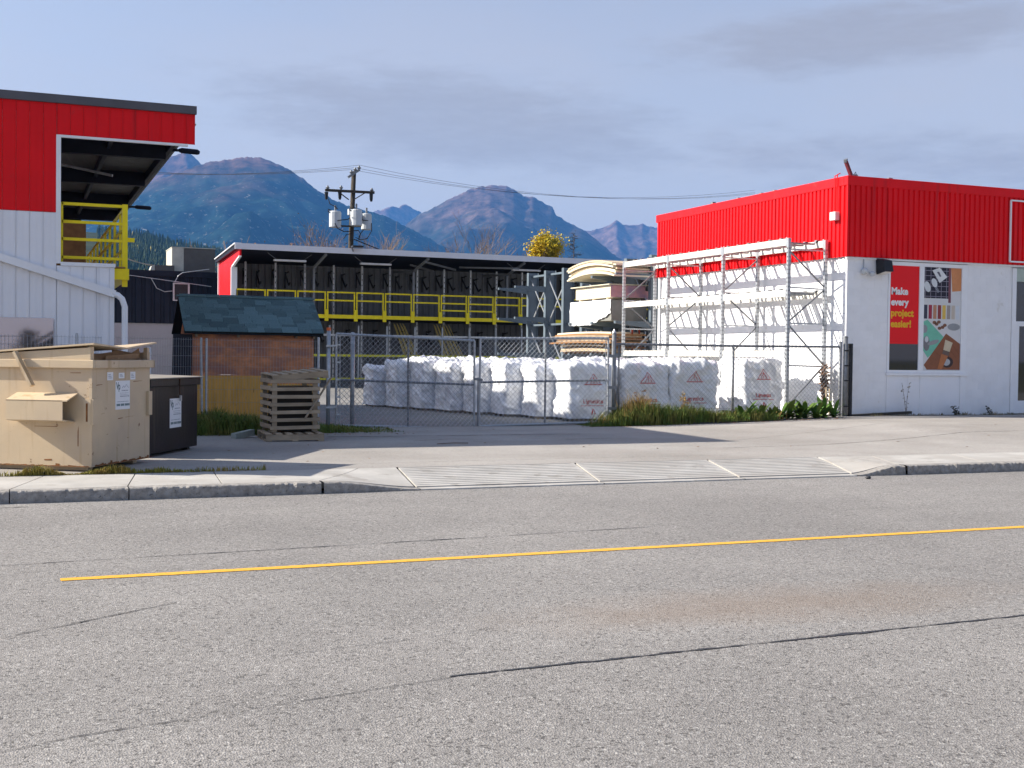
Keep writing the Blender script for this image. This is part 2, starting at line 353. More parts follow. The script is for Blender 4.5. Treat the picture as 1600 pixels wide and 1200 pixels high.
def crack(pts, w, m=None):
    mb = MB(); P = []
    for (a, b) in zip(pts, pts[1:]):
        n = max(3, int(math.hypot(b[0]-a[0], b[1]-a[1])/.05))
        P += [(a[0]+(b[0]-a[0])*i/n, a[1]+(b[1]-a[1])*i/n) for i in range(n)]
    for x, y in P:
        o = .03*noise.noise(Vector((x*3, y*3, 1))); ww = w*random.uniform(.4,1.3); mb.v += [(x, y+o-ww/2, lotz(x,y)+.005), (x, y+o+ww/2, lotz(x,y)+.005)]
    mb.f = [(2*i,2*i+2,2*i+3,2*i+1) for i in range(len(P)-1)]
    return mb.build('crack', m or mat('crack_dirt', (.07,.065,.06), .95, var=.3, scale=20), lot)
crack([(10.6,16.9),(13,17.3),(15,17.75),(17,18.5),(19,18.6),(24,18.7)], .022); crack([(5.0,20.7),(7.5,20.55),(9.8,20.5)], .05); crack([(6.2,19.5),(6.9,19.75),(7.5,19.55)], .03)
crack([(11,18.1),(14,19.4),(17,20.8)], .012); crack([(3.4,15.6),(6,15.75),(10,15.7)], .010); crack([(8.9,19.3),(9.6,19.4),(10.4,19.3)], .03)
walk = tag(bpy.data.objects.new('sidewalk', None), kind='structure'); COL.objects.link(walk); ORG['sidewalk'] = (0,0,0)
def kerb_h(x):                      # kerb upstand: full, dropped at the driveway, full again
    if x < 3.3: return .13
    if x < 4.45: return .13 - .112*sstep((x-3.3)/1.15)
    if x < 10.7: return .018
    return .018 + .112*sstep((x-10.7)/.75)
def slab(x0a, x0b, x1a, x1b, ribs=False):
    """one pavement slab: a = edge at the kerb, b = edge at the back; its joints stay open"""
    mb = MB(); g = .007; ya, yb = KERB_Y+.17, 15.1
    ys = frange(ya, yb, .12) if not ribs else []
    if ribs:
        t = ya
        while t < yb-.10:
            ys += [(t,0),(t+.085,0),(t+.092,-.012),(t+.108,-.012)]; t += .115
        ys += [(t,0),(yb,0)]
    else: ys = [(y,0) for y in ys]
    nx = 12
    for y, dz in ys:
        k = (y-KERB_Y)/(yb-KERB_Y)
        kk = (y-ya)/(yb-ya)
        for i in range(nx+1):
            a = x0a+(x0b-x0a)*kk+g; b = x1a+(x1b-x1a)*kk-g; x = a+(b-a)*i/nx
            edge = dz if .02 < i/nx < .98 and 0.03 < kk < .985 else 0
            mb.v.append((x, y, kerb_h(x)*(1-k)+.14*k + edge - .0005))
    m = len(ys); top = len(mb.v)
    for j in range(m-1):
        for i in range(nx): mb.f.append((j*(nx+1)+i, j*(nx+1)+i+1, (j+1)*(nx+1)+i+1, (j+1)*(nx+1)+i))
    ring = [i for i in range(nx+1)] + [j*(nx+1)+nx for j in range(1, m)] + [(m-1)*(nx+1)+i for i in range(nx-1,-1,-1)] + [j*(nx+1) for j in range(m-2,0,-1)]
    base = len(mb.v); mb.v += [(mb.v[i][0], mb.v[i][1], mb.v[i][2]-.09) for i in ring]
    for i in range(len(ring)): j = (i+1) % len(ring); mb.f.append((ring[i], ring[j], base+j, base+i))
    return mb.build('paving_slab', CONC, walk)
for k in range(8): slab(-1.2-1.18*(k+1), -.92-1.18*(k+1), -1.2-1.18*k, -.92-1.18*k)
slab(-1.2,-.92,-.06,.30); slab(-.06,.30,1.13,1.32); slab(1.13,1.32,2.14,2.24); slab(2.14,2.24,3.25,4.05); slab(3.25,4.05,4.40,4.56)
for a in ((4.42,4.58,6.83,7.1),(6.85,7.12,8.9,9.2),(8.92,9.22,10.72,11.1)): slab(*a, ribs=True)
slab(10.74,11.12,11.55,12.1)
for k in range(14): slab(11.55+1.55*k, 12.1+1.55*k, 13.1+1.55*k, 13.65+1.55*k)
MB().quad((-40,KERB_Y+.1,-.002),(70,KERB_Y+.1,-.002),(70,15.12,.03),(-40,15.12,.03)).build('joint_bed', mat('joint_dirt', (.09,.085,.075), .95, var=.3, scale=20), walk)
def kerb(x0, x1):
    mb = MB(); n = max(6, int((x1-x0)/.035)); prof = [(0,0),(.0,.3),(.003,.7),(.007,.9),(.022,.985),(.06,1.0),(.172,1.0)]; m = len(prof)
    for i in range(n+1):
        x = x0+.006+(x1-x0-.012)*i/n; h = kerb_h(x); rough = min(1, h/.1)
        chip = max(0, noise.noise(Vector((x*9, 3.3, 0)))-.15)*.05*rough + max(0, noise.noise(Vector((x*31, 1.3, 0))))*.03*rough
        for j, (dy, t) in enumerate(prof):
            wob = .006*noise.noise(Vector((x*14, j*3.1, 2)))*rough
            dz = -chip*h*4*(1 if t > .8 and j < 6 else .0)*(1-(j-3)*.28 if j > 3 else 1)
            mb.v.append((x, KERB_Y+dy+wob+(chip*.8 if .6 < t < 1.0 and j < 5 else 0), max(-.01, h*t + dz) + (-.01 if j == 0 else 0)))
    for i in range(n):
        for j in range(m-1): mb.f.append((i*m+j, (i+1)*m+j, (i+1)*m+j+1, i*m+j+1))
    return mb.build('kerb_stone', CONCD if x0 < 4.4 or x0 > 10.6 else CONC, walk)
for k in range(8): kerb(-12.14+k*1.51, -10.63+k*1.51)
for a in ((-.06,1.13),(1.13,3.24),(3.26,4.42),(4.42,6.84),(6.84,8.91),(8.91,10.72),(10.72,11.55)): kerb(*a)
for k in range(7): kerb(11.57+3*k, 14.57+3*k)

# ------------------------------------------------------------------ far country: mountains, wooded hill
def dirpx(px, py):
    d = FWD + RGT*((px-800)/FOC) - UPV*((py-600)/FOC); hl = math.hypot(d.x, d.y); return d.x/hl, d.y/hl, d.z/hl
def interp(tab, x):
    if x <= tab[0][0]: return tab[0][1]
    for (a, ya), (b, yb) in zip(tab, tab[1:]):
        if x <= b: t = (x-a)/(b-a); return ya+(yb-ya)*t
    return tab[-1][1]
def mountain_mat(name, zlo, zhi, rock, wood, pale):
    m = bpy.data.materials.new(name); m.use_nodes = True; nt = m.node_tree; N, L = nt.nodes.new, nt.links.new
    b = nt.nodes['Principled BSDF']; b.inputs['Roughness'].default_value = 1; b.inputs['Specular IOR Level'].default_value = 0
    geo = N('ShaderNodeNewGeometry'); sep = N('ShaderNodeSeparateXYZ'); L(geo.outputs['Position'], sep.inputs[0])
    def nz(s, det, r=.6):
        n = N('ShaderNodeTexNoise'); n.inputs['Scale'].default_value = s; n.inputs['Detail'].default_value = det; n.inputs['Roughness'].default_value = r; L(geo.outputs['Position'], n.inputs['Vector']); return n.outputs['Fac']
    def rmp(f, a, c):
        n = N('ShaderNodeMapRange'); n.inputs['From Min'].default_value = a; n.inputs['From Max'].default_value = c; L(f, n.inputs['Value']); return n.outputs[0]
    def mx(f, a, c):
        n = N('ShaderNodeMix'); n.data_type = 'RGBA'; L(f, n.inputs[0])
        for i, v in ((6,a),(7,c)):
            if isinstance(v, tuple): n.inputs[i].default_value = (*v,1)
            else: L(v, n.inputs[i])
        return n.outputs[2]
    w = mx(rmp(nz(.006,8,.75), .42, .60), wood, tuple(x*3.2 for x in wood))
    w = mx(rmp(nz(.030,4,.8), .60, .66), w, pale)
    r = mx(rmp(nz(.009,8,.75), .38, .62), tuple(x*.30 for x in rock), tuple(x*1.7 for x in rock))
    h = N('ShaderNodeMath'); h.operation = 'ADD'; mu = N('ShaderNodeMath'); mu.operation = 'MULTIPLY'; mu.inputs[1].default_value = (zhi-zlo)*2.2
    L(nz(.0016,6,.65), mu.inputs[0]); L(mu.outputs[0], h.inputs[0]); L(sep.outputs['Z'], h.inputs[1])
    L(mx(rmp(h.outputs[0], zlo+(zhi-zlo)*1.1, zhi+(zhi-zlo)*1.1), w, r), b.inputs['Base Color'])
    return m
def mountain(name, sil, rc, foot, m, seed, amp=.72, back=.25):
    mb = MB(); pa, pb = sil[0][0], sil[-1][0]; cols = int((pb-pa)/2.2); rows = 120; nb = 10
    for i in range(cols+1):
        px = pa+(pb-pa)*i/cols
        for j in range(rows+nb+1):
            s = j/rows
            wx, wy, _ = dirpx(px, 556); r = foot+(rc-foot)*min(s, 1) + (s-1)*rc*2*back*(s > 1)
            r *= 1+.03*noise.noise(Vector((px*.011, seed, s*1.5)))
            P = Vector((wx*r, wy*r, 0))
            spur = noise.ridged_multi_fractal(P/1500+Vector((seed,0,0)), 1.0, 2.1, 4, 1.0, 2.0)
            t = min(s, 1); sw = px + (1-t)*70*noise.noise(Vector((px*.012, s*2, seed+3)))*t
            sil_y = interp(sil, px*(t**4)+sw*(1-t**4)) + (t**10)*2.2*noise.noise(Vector((px*.09, seed, 8))) + (t**60)*(1.6*noise.noise(Vector((px*.22, seed, 0))) + .8*noise.noise(Vector((px*.6, seed, 4))))
            crest = 1.6 + dirpx(px, sil_y)[2]*rc*(1+.03*noise.noise(Vector((px*.011, seed, 1.5))))
            z = crest*(t**1.25)*(1-amp*(1-t)*(1.1-.75*min(spur, 1.6))) if s <= 1 else crest*(1-.9*(s-1)*rows/nb)
            z += (1-t)**.6*t*crest*(.17*noise.noise(P/330) + .09*noise.noise(P/120))
            mb.v.append((P.x, P.y, max(z, -3) if s > 0 else -20))
    n = rows+nb+1
    for i in range(cols):
        for j in range(n-1): mb.f.append((i*n+j, (i+1)*n+j, (i+1)*n+j+1, i*n+j+1))
    o = mb.build(name, m, smooth=True); return tag(o, kind='structure')
M_A = mountain_mat('mountain_left', 850, 1200, (.10,.058,.046), (.006,.013,.012), (.17,.17,.15))
M_B = mountain_mat('mountain_mid', 650, 1250, (.12,.078,.070), (.006,.013,.012), (.09,.09,.09))
mountain('mountain', [(690,262),(740,256),(800,250)][:0] or [(-260,420),(-60,350),(60,300),(150,300),(200,290),(232,262),(258,247),(278,240),(290,236),(300,243),(312,256),(330,262),(360,300),(420,360),(520,440)], 9800, 6800, M_A, 1.7)
mountain('mountain', [(-120,380),(60,340),(180,312),(240,282),(300,262),(320,254),(345,250),(370,247),(395,245),(415,249),(432,256),(450,264),(470,279),(495,297),(520,313),(545,322),(570,329),(600,337),(640,358),(690,384),(760,412),(840,450)], 7600, 3600, M_A, 4.2)
mountain('mountain', [(500,380),(560,345),(585,330),(597,327),(608,322),(620,324),(631,319),(645,327),(656,331),(680,345),(740,390)], 13500, 11000, M_B, 7.9)
mountain('mountain', [(470,440),(560,400),(620,362),(655,334),(680,322),(702,309),(722,301),(742,293),(762,289),(785,290),(800,296),(815,306),(830,308),(845,315),(860,324),(866,336),(882,345),(905,357),(930,375),(960,400),(1010,432),(1080,470)], 9200, 5600, M_B, 11.3)
mountain('mountain', [(820,430),(880,372),(905,361),(925,360),(945,353),(960,345),(972,351),(985,352),(1000,349),(1012,354),(1030,357),(1060,352),(1110,360),(1200,385),(1300,400),(1420,380),(1560,400),(1800,430)], 12800, 9500, M_B, 15.1)
HILL = [(-200,330),(0,345),(150,355),(200,361),(225,364),(262,371),(300,381),(350,392),(420,412),(520,440),(700,470)]
def hillz(px, s):
    return (1.6+dirpx(px, interp(HILL, px)+9)[2]*2400)*(s**1.1)
def hill():
    mb = MB(); rows = 30; cols = 120
    for i in range(cols+1):
        px = -200+900*i/cols; wx, wy, _ = dirpx(px, 556)
        for j in range(rows+6):
            s = j/rows; r = 800+1600*s; z = hillz(px, min(s,1)) + 6*noise.noise(Vector((wx*r/150, wy*r/150, 0)))
            mb.v.append((wx*r, wy*r, z if 0 < s <= 1 else (-5 if s == 0 else z-(s-1)*rows*25)))
    n = rows+6
    for i in range(cols):
        for j in range(n-1): mb.f.append((i*n+j, (i+1)*n+j, (i+1)*n+j+1, i*n+j+1))
    return tag(mb.build('hill', mat('hill_ground', (.055,.06,.025), 1, var=.4, scale=.01, spec=0), smooth=True), kind='structure')
hill()
def far_forest(name, n, m, seed, hmin, hmax, width, label, cat, cond):
    rnd = random.Random(seed); mb = MB()
    while n > 0:
        px = rnd.uniform(150, 470); s = rnd.uniform(.25, 1.02)
        if not cond(px, s, rnd): continue
        n -= 1; wx, wy, _ = dirpx(px, 556); r = 800+1600*s; x, y = wx*r, wy*r
        z = hillz(px, min(s,1))-1; h = rnd.uniform(hmin, hmax); w = h*width*rnd.uniform(.8,1.25)
        for k, (a, b, ww) in enumerate(((0,.62,1),(.3,.85,.72),(.58,1,.42))):
            base = len(mb.v); ph = rnd.random()*6
            for q in range(6):
                an = ph+q*math.pi/3; rr = w*ww*rnd.uniform(.75,1.2); mb.v.append((x+math.cos(an)*rr, y+math.sin(an)*rr, z+h*a+rnd.uniform(0,.08)*h))
            mb.v.append((x, y, z+h*b)); mb.f += [(base+q, base+(q+1)%6, base+6) for q in range(6)]
    return tag(mb.build(name, m), label, cat, kind='stuff')
far_forest('conifer_forest', 3600, EVER, 3, 13, 22, .17, 'dark conifer forest covering the hill below the mountains', 'forest', lambda px,s,r: noise.noise(Vector((px*.02, s*5, 0))) > -.42 or r.random() < .2)
far_forest('larch_trees', 420, leafmat('larch', (.34,.27,.07), (.20,.20,.06), .05), 9, 9, 15, .26, 'pale yellow larches scattered through the dark conifer forest', 'larches', lambda px,s,r: s < .8 or r.random() < .15)

# ------------------------------------------------------------------ store with red band (right)
def corrugated(mb, p, d, out, length, pitch, depth, z0, z1):
    p, d, out = Vector(p), Vector(d), Vector(out); s = 0.0; pts = []
    while s < length-1e-6:
        for t, o in ((0,0),(.30,0),(.38,1),(.92,1)):
            if s+t*pitch <= length: pts.append((s+t*pitch, o*depth))
        s += pitch
    pts.append((length, 0)); n = len(mb.v)
    for t, o in pts:
        q = p + d*t + out*o; mb.v += [(q.x, q.y, z0), (q.x, q.y, z1)]
    for i in range(len(pts)-1): mb.f.append((n+2*i, n+2*i+2, n+2*i+3, n+2*i+1))
    return mb
BX, BY, BB = 18.12, 23.60, 32.7
store = thing('store_building', 'white block store building with red corrugated band and posters in its window', 'building', (BX, BY, .28))
MB().box(BX+.05, 36, BY+.06, BB-.01, .05, 5.84).build('wall', WHITE_B, store)
blk = MB().box(0,.396,0,.05,0,.196,.002).mesh('block', WHITE_B)
blk_h = MB().box(0,.196,0,.05,0,.196,.002).mesh('block', WHITE_B)
def blocks(x0, x1, z0, z1, y):
    row = 0; z = z0
    while z < z1-.1:
        x = x0; first = row % 2 == 1
        while x < x1-.05:
            w = .2 if first else .4; first = False
            if x+w > x1+.02: w = .2
            if x+w > x1+.02: break
            o = link('block', blk if w == .4 else blk_h, store, (x-BX+.002, y-BY+random.uniform(-.0015,.0015), z-.28))
            x += w
        z += .2; row += 1
MB().box(BX+.01,19.32,BY+.0035,BY+.058,.1,4.05).build('mortar', WHITE_B, store); MB().box(21.75,23.16,BY+.0035,BY+.058,.1,4.05).build('mortar', WHITE_B, store)
blocks(BX, 19.32, .10, 4.05, BY); blocks(21.75, 23.15, .10, 4.05, BY)
for k in range(20):
    z = .10+.2*k; MB().box(BX, BX+.048, BY+.058, BB, z, z+.197, .002).build('block_course', WHITE_B, store)
MB().box(BX+.002, BX+.04, BY+.003, BY+.057, .1, 4.05).build('corner_fillet', WHITE_B, store)
ZR0, ZR1 = 4.03, 5.72
corrugated(MB(), (BX-.05,BY-.05,0), (1,0,0), (0,-1,0), 17, .156, .036, ZR0, ZR1).build('red_cladding', RED, store)
corrugated(MB(), (BX-.05,BB,0), (0,-1,0), (-1,0,0), BB-BY+.05, .156, .036, ZR0, ZR1).build('red_cladding', RED, store)
MB().box(BX-.1,36,BY-.1,BY+.05,5.70,5.92,.006).build('cap_flashing', RED, store)
MB().box(BX-.1,BX+.05,BY+.052,BB+.02,5.70,5.918,.006).build('cap_flashing', RED, store)
MB().box(BX-.092,BX-.045,BY-.092,BY-.045,ZR0,5.70).build('corner_trim', RED, store)
MB().box(BX-.04,36,BY-.046,BY+.03,ZR0-.045,ZR0-.004).build('drip_trim', WHITE_T, store)
MB().box(BX+.06,35.9,BY+.06,BB-.05,5.845,5.88).build('roof', ROOFDK, store)
# window bay: frame, mullion, sill, panel below, posters behind the glass
win = MB().box(19.33,21.74,BY+.028,BY+.052,1.28,3.98).build('window', mat('window_backing', (.02,.02,.022), .6), store)
fr = MB(); y0, y1 = BY-.012, BY+.026
fr.box(19.325,19.385,y0,y1,1.30,3.97); fr.box(21.56,21.74,y0,y1,.22,3.97); fr.box(19.386,21.559,y0,y1,3.88,3.97); fr.box(20.26,20.40,y0,y1,1.37,3.879); fr.box(19.386,21.559,y0,y1,1.30,1.369)
fr.build('window_frame', WHITE_T, win)
MB().box(19.29,21.78,BY-.05,BY-.014,1.24,1.298).build('sill', WHITE_T, win)
MB().box(19.325,20.315,BY-.004,BY+.045,.2,1.238).build('infill_panel', WHITE_P, store); MB().box(20.345,21.555,BY-.004,BY+.045,.2,1.238).build('infill_panel', WHITE_P, store)
MB().box(20.316,20.344,BY-.016,BY+.03,.2,1.238).build('infill_batten', WHITE_T, store)
gl = MB(); gl.quad((19.386,BY+.018,1.37),(20.26,BY+.018,1.37),(20.26,BY+.018,2.02),(19.386,BY+.018,2.02)); gl.build('pane', GLASS, win)
post = MB().quad((19.386,BY+.0165,2.0),(20.262,BY+.0165,2.0),(20.262,BY+.0165,3.88),(19.386,BY+.0165,3.88)).build('red_poster', REDP, win)
tag(post, 'red poster reading Make every project easier')
WPR = mat('white_print', (.82,.82,.82), .5, var=.01); YPR = mat('yellow_print', (.85,.45,.02), .5, var=.01)
for i, (w, m) in enumerate((('Make', WPR), ('every', WPR), ('project', YPR), ('easier!', YPR))):
    mb = MB(); put_text(mb, text_mesh(w, .232, .0095, 0, space=1.0), (19.43, BY+.0135, 3.19-i*.262), (1,0,0), (0,0,1)); mb.build('lettering', m, post)
# right pane: a printed collage of tools, swatches and boards
cx0, cx1, cz0, cz1 = 20.402, 21.558, 1.372, 3.878
board = MB().quad((cx0,BY+.0175,cz0),(cx1,BY+.0175,cz0),(cx1,BY+.0175,cz1),(cx0,BY+.0175,cz1)).build('picture_poster', mat('poster_white', (.66,.66,.66), .4, var=.03), win)
tag(board, 'poster picturing gloves, colour swatches, a clamp and a paintbrush')
def cu(u, v, lay=0): return (cx0+(cx1-cx0)*u, BY+.0165-.0012*lay, cz1-(cz1-cz0)*v)
def pic(poly, col, lay=1, nm='printed_shape'):
    key = 'print_%d_%d_%d' % tuple(int(c*255) for c in col)
    return MB().quad(*[cu(u, v, lay) for u, v in poly]).build(nm, mat(key, col, .4, var=.08, scale=9), board)
def blob(u, v, ru, rv, col, lay, rot=0.0, n=14, a0=0, a1=2*math.pi):
    P = []
    for k in range(n):
        a = a0+(a1-a0)*k/(n if a1-a0 > 6.2 else n-1); x, y = ru*math.cos(a), rv*math.sin(a); P.append((u+x*math.cos(rot)-y*math.sin(rot)*.46, v+x*math.sin(rot)*.46*1+y*math.cos(rot)))
    return pic(P, col, lay)
pic([(0,0),(.66,0),(.66,.30),(0,.30)], (.018,.016,.03))
for k in range(5): u = .04+.14*k; pic([(u,0),(u+.012,0),(u+.012,.30),(u,.30)], (.30,.28,.34), 2)
for k in range(6): v = .03+.05*k; pic([(0,v),(.66,v),(.66,v+.005),(0,v+.005)], (.30,.28,.34), 2)
pic([(.72,0),(1,0),(1,.22),(.76,.23)], (.62,.25,.10)); pic([(.66,0),(.72,0),(.73,.34),(.66,.34)], (.20,.07,.09))
pic([(.22,.03),(.42,0),(.62,.09),(.42,.15)], (.72,.74,.74), 3); pic([(.34,.045),(.40,.04),(.46,.085),(.42,.09)], (.12,.12,.15), 4)
blob(.10,.19,.10,.055,(.62,.65,.66),3,.6); blob(.28,.15,.09,.045,(.66,.68,.70),3,.5); 
for k in range(4): blob(.33+.02*k,.20+.012*k,.035,.008,(.25,.26,.3),4,-.5)
sw = [(.05,.05,.08),(.35,.03,.06),(.50,.24,.14),(.28,.05,.05),(.72,.48,.10),(.34,.30,.28),(.55,.48,.40),(.62,.66,.70)]
for k, c in enumerate(sw): pic([(.02+.122*k,.365),(.11+.122*k,.365),(.11+.122*k,.50),(.02+.122*k,.50)], c)
pic([(0,.53),(.12,.51),(.62,.70),(.14,.88),(0,.80)], (.18,.52,.38)); pic([(.62,.64),(1,.74),(1,.995),(.12,.995),(.04,.95)], (.26,.095,.045), 2)
for k in range(6): pic([(.66-.1*k,.68+.05*k),(.67-.1*k,.68+.05*k),(.98-.09*k,.84+.03*k),(.97-.09*k,.84+.03*k)], (.17,.06,.03), 3)
blob(.10,.74,.09,.075,(.20,.20,.21),3,.2); blob(.28,.73,.16,.022,(.30,.30,.31),4,-.25); blob(.05,.60,.07,.04,(.30,.31,.32),3); blob(.10,.70,.05,.03,(.60,.62,.62),5)
for u, v in ((.30,.535),(.42,.53),(.36,.55),(.52,.58),(.44,.59),(.58,.56)): blob(u,v,.05,.016,(.22,.10,.06),3)
blob(.82,.575,.17,.035,(.30,.31,.32),3); pic([(.60,.70),(.80,.73),(.72,.82),(.55,.80)], (.62,.52,.36), 4); pic([(.55,.80),(.72,.82),(.70,.86),(.52,.84)], (.16,.11,.09), 5)
blob(.66,.92,.16,.055,(.05,.03,.03),4); blob(.64,.92,.10,.035,(.45,.45,.46),5); pic([(.50,.84),(.68,.86),(.52,.99),(.40,.99)], (.45,.16,.06), 6)
# entrance at the end of the wall
door = MB().box(23.17,23.30,BY-.02,BY+.05,.3,3.95).build('door_frame', WHITE_T, store)
MB().box(23.301,24.5,BY-.02,BY+.05,2.50,2.62).build('transom_bar', WHITE_T, door); MB().box(23.301,23.42,BY-.015,BY+.05,.3,2.499).build('door_stile', WHITE_T, door)
MB().box(23.421,24.5,BY-.012,BY+.05,.3,.62).build('door_rail', WHITE_T, door)
MB().box(23.42,24.6,BY+.02,BY+.045,.62,2.50).build('pane', GLASS, door); MB().box(23.30,24.6,BY+.02,BY+.045,2.62,3.62).build('pane', GLASS, door)
MB().box(23.301,24.6,BY+.0,BY+.05,3.621,3.95).build('transom_panel', mat('pale_green_panel', (.42,.50,.44), .5), door)
MB().box(24.5,25.6,BY-.02,BY+.05,.3,3.95).build('door_frame', WHITE_T, store)
lp = MB(); yy = BY-.13
for a, b in (((22.95,yy,4.10),(22.95,yy,5.62)),((22.95,yy,5.62),(28,yy,5.62)),((22.95,yy,4.10),(28,yy,4.10))): lp.bar(a, b, .035, .035)
lp.build('sign_outline', WHITE_T, store)
for x in (23.0,25.5,27.9): MB().box(x-.01,x+.01,yy+.018,BY-.085,5.61,5.63).build('sign_bracket', WHITE_T, store)
# fittings on the store
fl = thing('flood_light', 'black square flood light under the red band beside the red poster', 'light', (19.02, BY, 3.88))
m = MB(); m.prism([(18.93,BY-.02,4.02),(18.93,BY-.30,3.96),(18.93,BY-.36,3.70),(18.93,BY-.05,3.64)], (.25,0,0)); m.build('housing', BLACKM, fl)
MB().quad((18.95,BY-.345,3.690),(19.16,BY-.345,3.690),(19.16,BY-.08,3.638),(18.95,BY-.08,3.638)).build('lens', mat('lamp_lens', (.75,.72,.65), .2), fl)
MB().box(19.03,19.12,BY-.05,BY,3.78,3.9).build('mount', BLACKM, fl)
tl = thing('security_light', 'small twin bulb security light on the white wall beneath the red band', 'light', (18.58, BY, 3.68))
def ball(mb, c, r, n=8, sx=1, sy=1, sz=1):
    bm = bmesh.new(); bmesh.ops.create_uvsphere(bm, u_segments=n, v_segments=max(4, n*2//3), radius=r); bm.verts.index_update()
    mb.add([(c[0]+v.co.x*sx, c[1]+v.co.y*sy, c[2]+v.co.z*sz) for v in bm.verts], [[v.index for v in f.verts] for f in bm.faces]); bm.free(); return mb
ball(MB(), (18.56,BY-.09,3.70), .085).build('lamp_head', PORC, tl, True); ball(MB(), (18.76,BY-.12,3.64), .065, 8, 1.3).build('lamp_head', PORC, tl, True)
MB().tube([(18.6,BY-.07,3.69),(18.76,BY-.08,3.66)], .02).build('arm', PORC, tl); MB().tube([(18.58,BY-.02,3.7),(18.58,BY-.02,4.03)], .012).build('conduit', GALV, tl)
MB().box(18.53,18.63,BY-.05,BY,3.65,3.75).build('back_plate', PORC, tl)
jb = thing('junction_box', 'grey electrical box with conduit on the red corner of the store', 'electrical box', (BX-.1, 23.9, 5.0))
MB().box(BX-.22,BX-.09,23.80,24.02,4.90,5.10,.01).build('box', PORC, jb); MB().tube([(BX-.13,23.86,5.1),(BX-.13,23.86,5.98),(BX-.02,23.9,6.02)], .014).build('conduit', RED, jb); MB().tube([(BX-.13,23.95,5.1),(BX-.13,23.95,5.96),(BX-.02,23.98,6.0)], .014).build('conduit', RED, jb)
ct = thing('roof_antenna', 'reddish angled bracket with small camera on the store roof corner', 'antenna', (18.3, 23.75, 5.92))
MB().bar((18.33,23.75,5.9),(18.12,23.72,6.28),.07,.07).build('mast', mat('maroon_steel', (.16,.03,.04), .5), ct); MB().bar((18.05,23.66,6.27),(18.20,23.80,6.33),.06,.07).build('camera_head', GALVD, ct); MB().box(18.3,18.46,23.7,23.82,5.921,5.99).build('foot', GALVD, ct)
MB().tube([(18.34,23.74,5.95),(18.42,23.74,6.05),(18.48,23.76,5.94)], .01).build('cable', WIRE, ct)
rv = thing('roof_fitting', 'small grey vent box on the store roof above the street front', 'vent', (19.35, 23.65, 5.92)); MB().box(19.3,19.42,23.62,23.72,5.921,5.965).build('box', GALVD, rv); MB().tube([(19.4,23.66,5.93),(19.75,23.66,5.925)], .012).build('cable', GALV, rv)
for i, yy in enumerate((28.3,29.6,27.2,26.6)): tag(MB().box(18.1,18.2,yy,yy+.12,5.915,5.96+.03*(i==1)).build('roof_cleat', GALVD), 'small dark cleat on the side roof edge of the store', 'cleat', 'cleats on the store roof edge')
hk = thing('wall_hook', 'small grey utility hook with conduit on the lit side wall of the store', 'hook', (BX, 24.45, 3.5))
MB().tube([(BX-.03,24.45,4.0),(BX-.03,24.45,3.65)], .012).build('conduit', GALVD, hk); MB().tube([(BX-.02,24.75,3.55),(BX-.05,24.5,3.6),(BX-.08,24.4,3.5),(BX-.05,24.38,3.62)], .018).build('hook', GALV, hk)

# ------------------------------------------------------------------ two-storey lumber building (left)
LY = 24.5
lb = thing('lumber_building', 'white panelled lumber building with red top and yellow railed upper opening', 'building', (1.75, LY, .15))
MB().box(-14, 1.735, LY+.03, 41, -.2, 3.20).build('wall', WHITE_P, lb); MB().box(-14, .70, LY+.03, 41, 3.201, 6.05).build('wall', WHITE_P, lb)
def panel(x, w, z0, z1, m, nm):
    mb = MB(); mb.box(x+.002, x+w-.002, LY, LY+.028, z0, z1); mb.box(x+w-.020, x+w-.003, LY-.016, LY-.0005, z0, z1); mb.box(x+w*.5-.006, x+w*.5+.006, LY-.004, LY-.0004, z0, z1)
    return mb.build(nm, m, lb)
W = .236; x = .70
while x > -8: panel(x-W, W, -.15, 4.19, WHITE_P, 'siding_panel'); panel(x-W, W, 4.20, 6.24, RED, 'red_panel'); x -= W
x = .705
while x+W < 1.76: panel(x, W, -.15, 3.20, WHITE_P, 'siding_panel'); x += W
panel(x, 1.745-x, -.15, 3.20, WHITE_P, 'siding_panel')
x = .705
while x+W < 3.25: panel(x, W, 5.66, 6.24, RED, 'red_panel'); x += W
panel(x, 3.235-x, 5.66, 6.24, RED, 'red_panel')
MB().box(-14,3.26,LY-.06,LY+.03,6.241,6.40,.005).build('roof_edge', ROOFDK, lb)
MB().box(-14,3.24,LY+.031,41.2,6.08,6.36).build('roof', DECK, lb)
MB().box(.69,.775,LY-.03,LY+.05,3.24,5.655).build('opening_trim', WHITE_T, lb); MB().box(.776,1.76,LY-.03,LY+.07,3.202,3.27).build('opening_sill', WHITE_T, lb); MB().box(.776,3.1,LY-.03,LY+.04,5.61,5.655).build('opening_head', WHITE_T, lb)
mb = MB()
for k in range(80): mb.box(.72+.032*k, .734+.032*k, LY+.05, 41, 6.055, 6.079)
o = mb.build('deck_ribs', DECK, lb); o['kind'] = 'stuff'
for y in (27.1,31.7,36.5,40.6): MB().box(.72,2.96,y-.09,y+.09,5.72,6.054).build('roof_beam', STEELDK, lb)
MB().box(2.97,3.05,LY+.2,41,5.86,6.054).build('edge_beam', STEELDK, lb); MB().box(1.75,1.83,LY+.2,41,5.86,6.053).build('edge_beam', STEELDK, lb)
MB().box(.70,1.95,LY+.08,41,3.201,3.225).build('mezzanine_floor', WOODB, lb)
yr = MB()
for z in (4.40,4.06,3.73,3.38): yr.bar((.80,LY+.25,z),(1.93,LY+.25,z),.05,.055)
yr.bar((.80,LY+.25,3.23),(.80,LY+.25,4.42),.05,.05)
yr.build('railing', YEL, lb); MB().box(1.90,2.0,LY+.2,LY+.3,2.85,4.44).build('railing_post', YEL, lb)
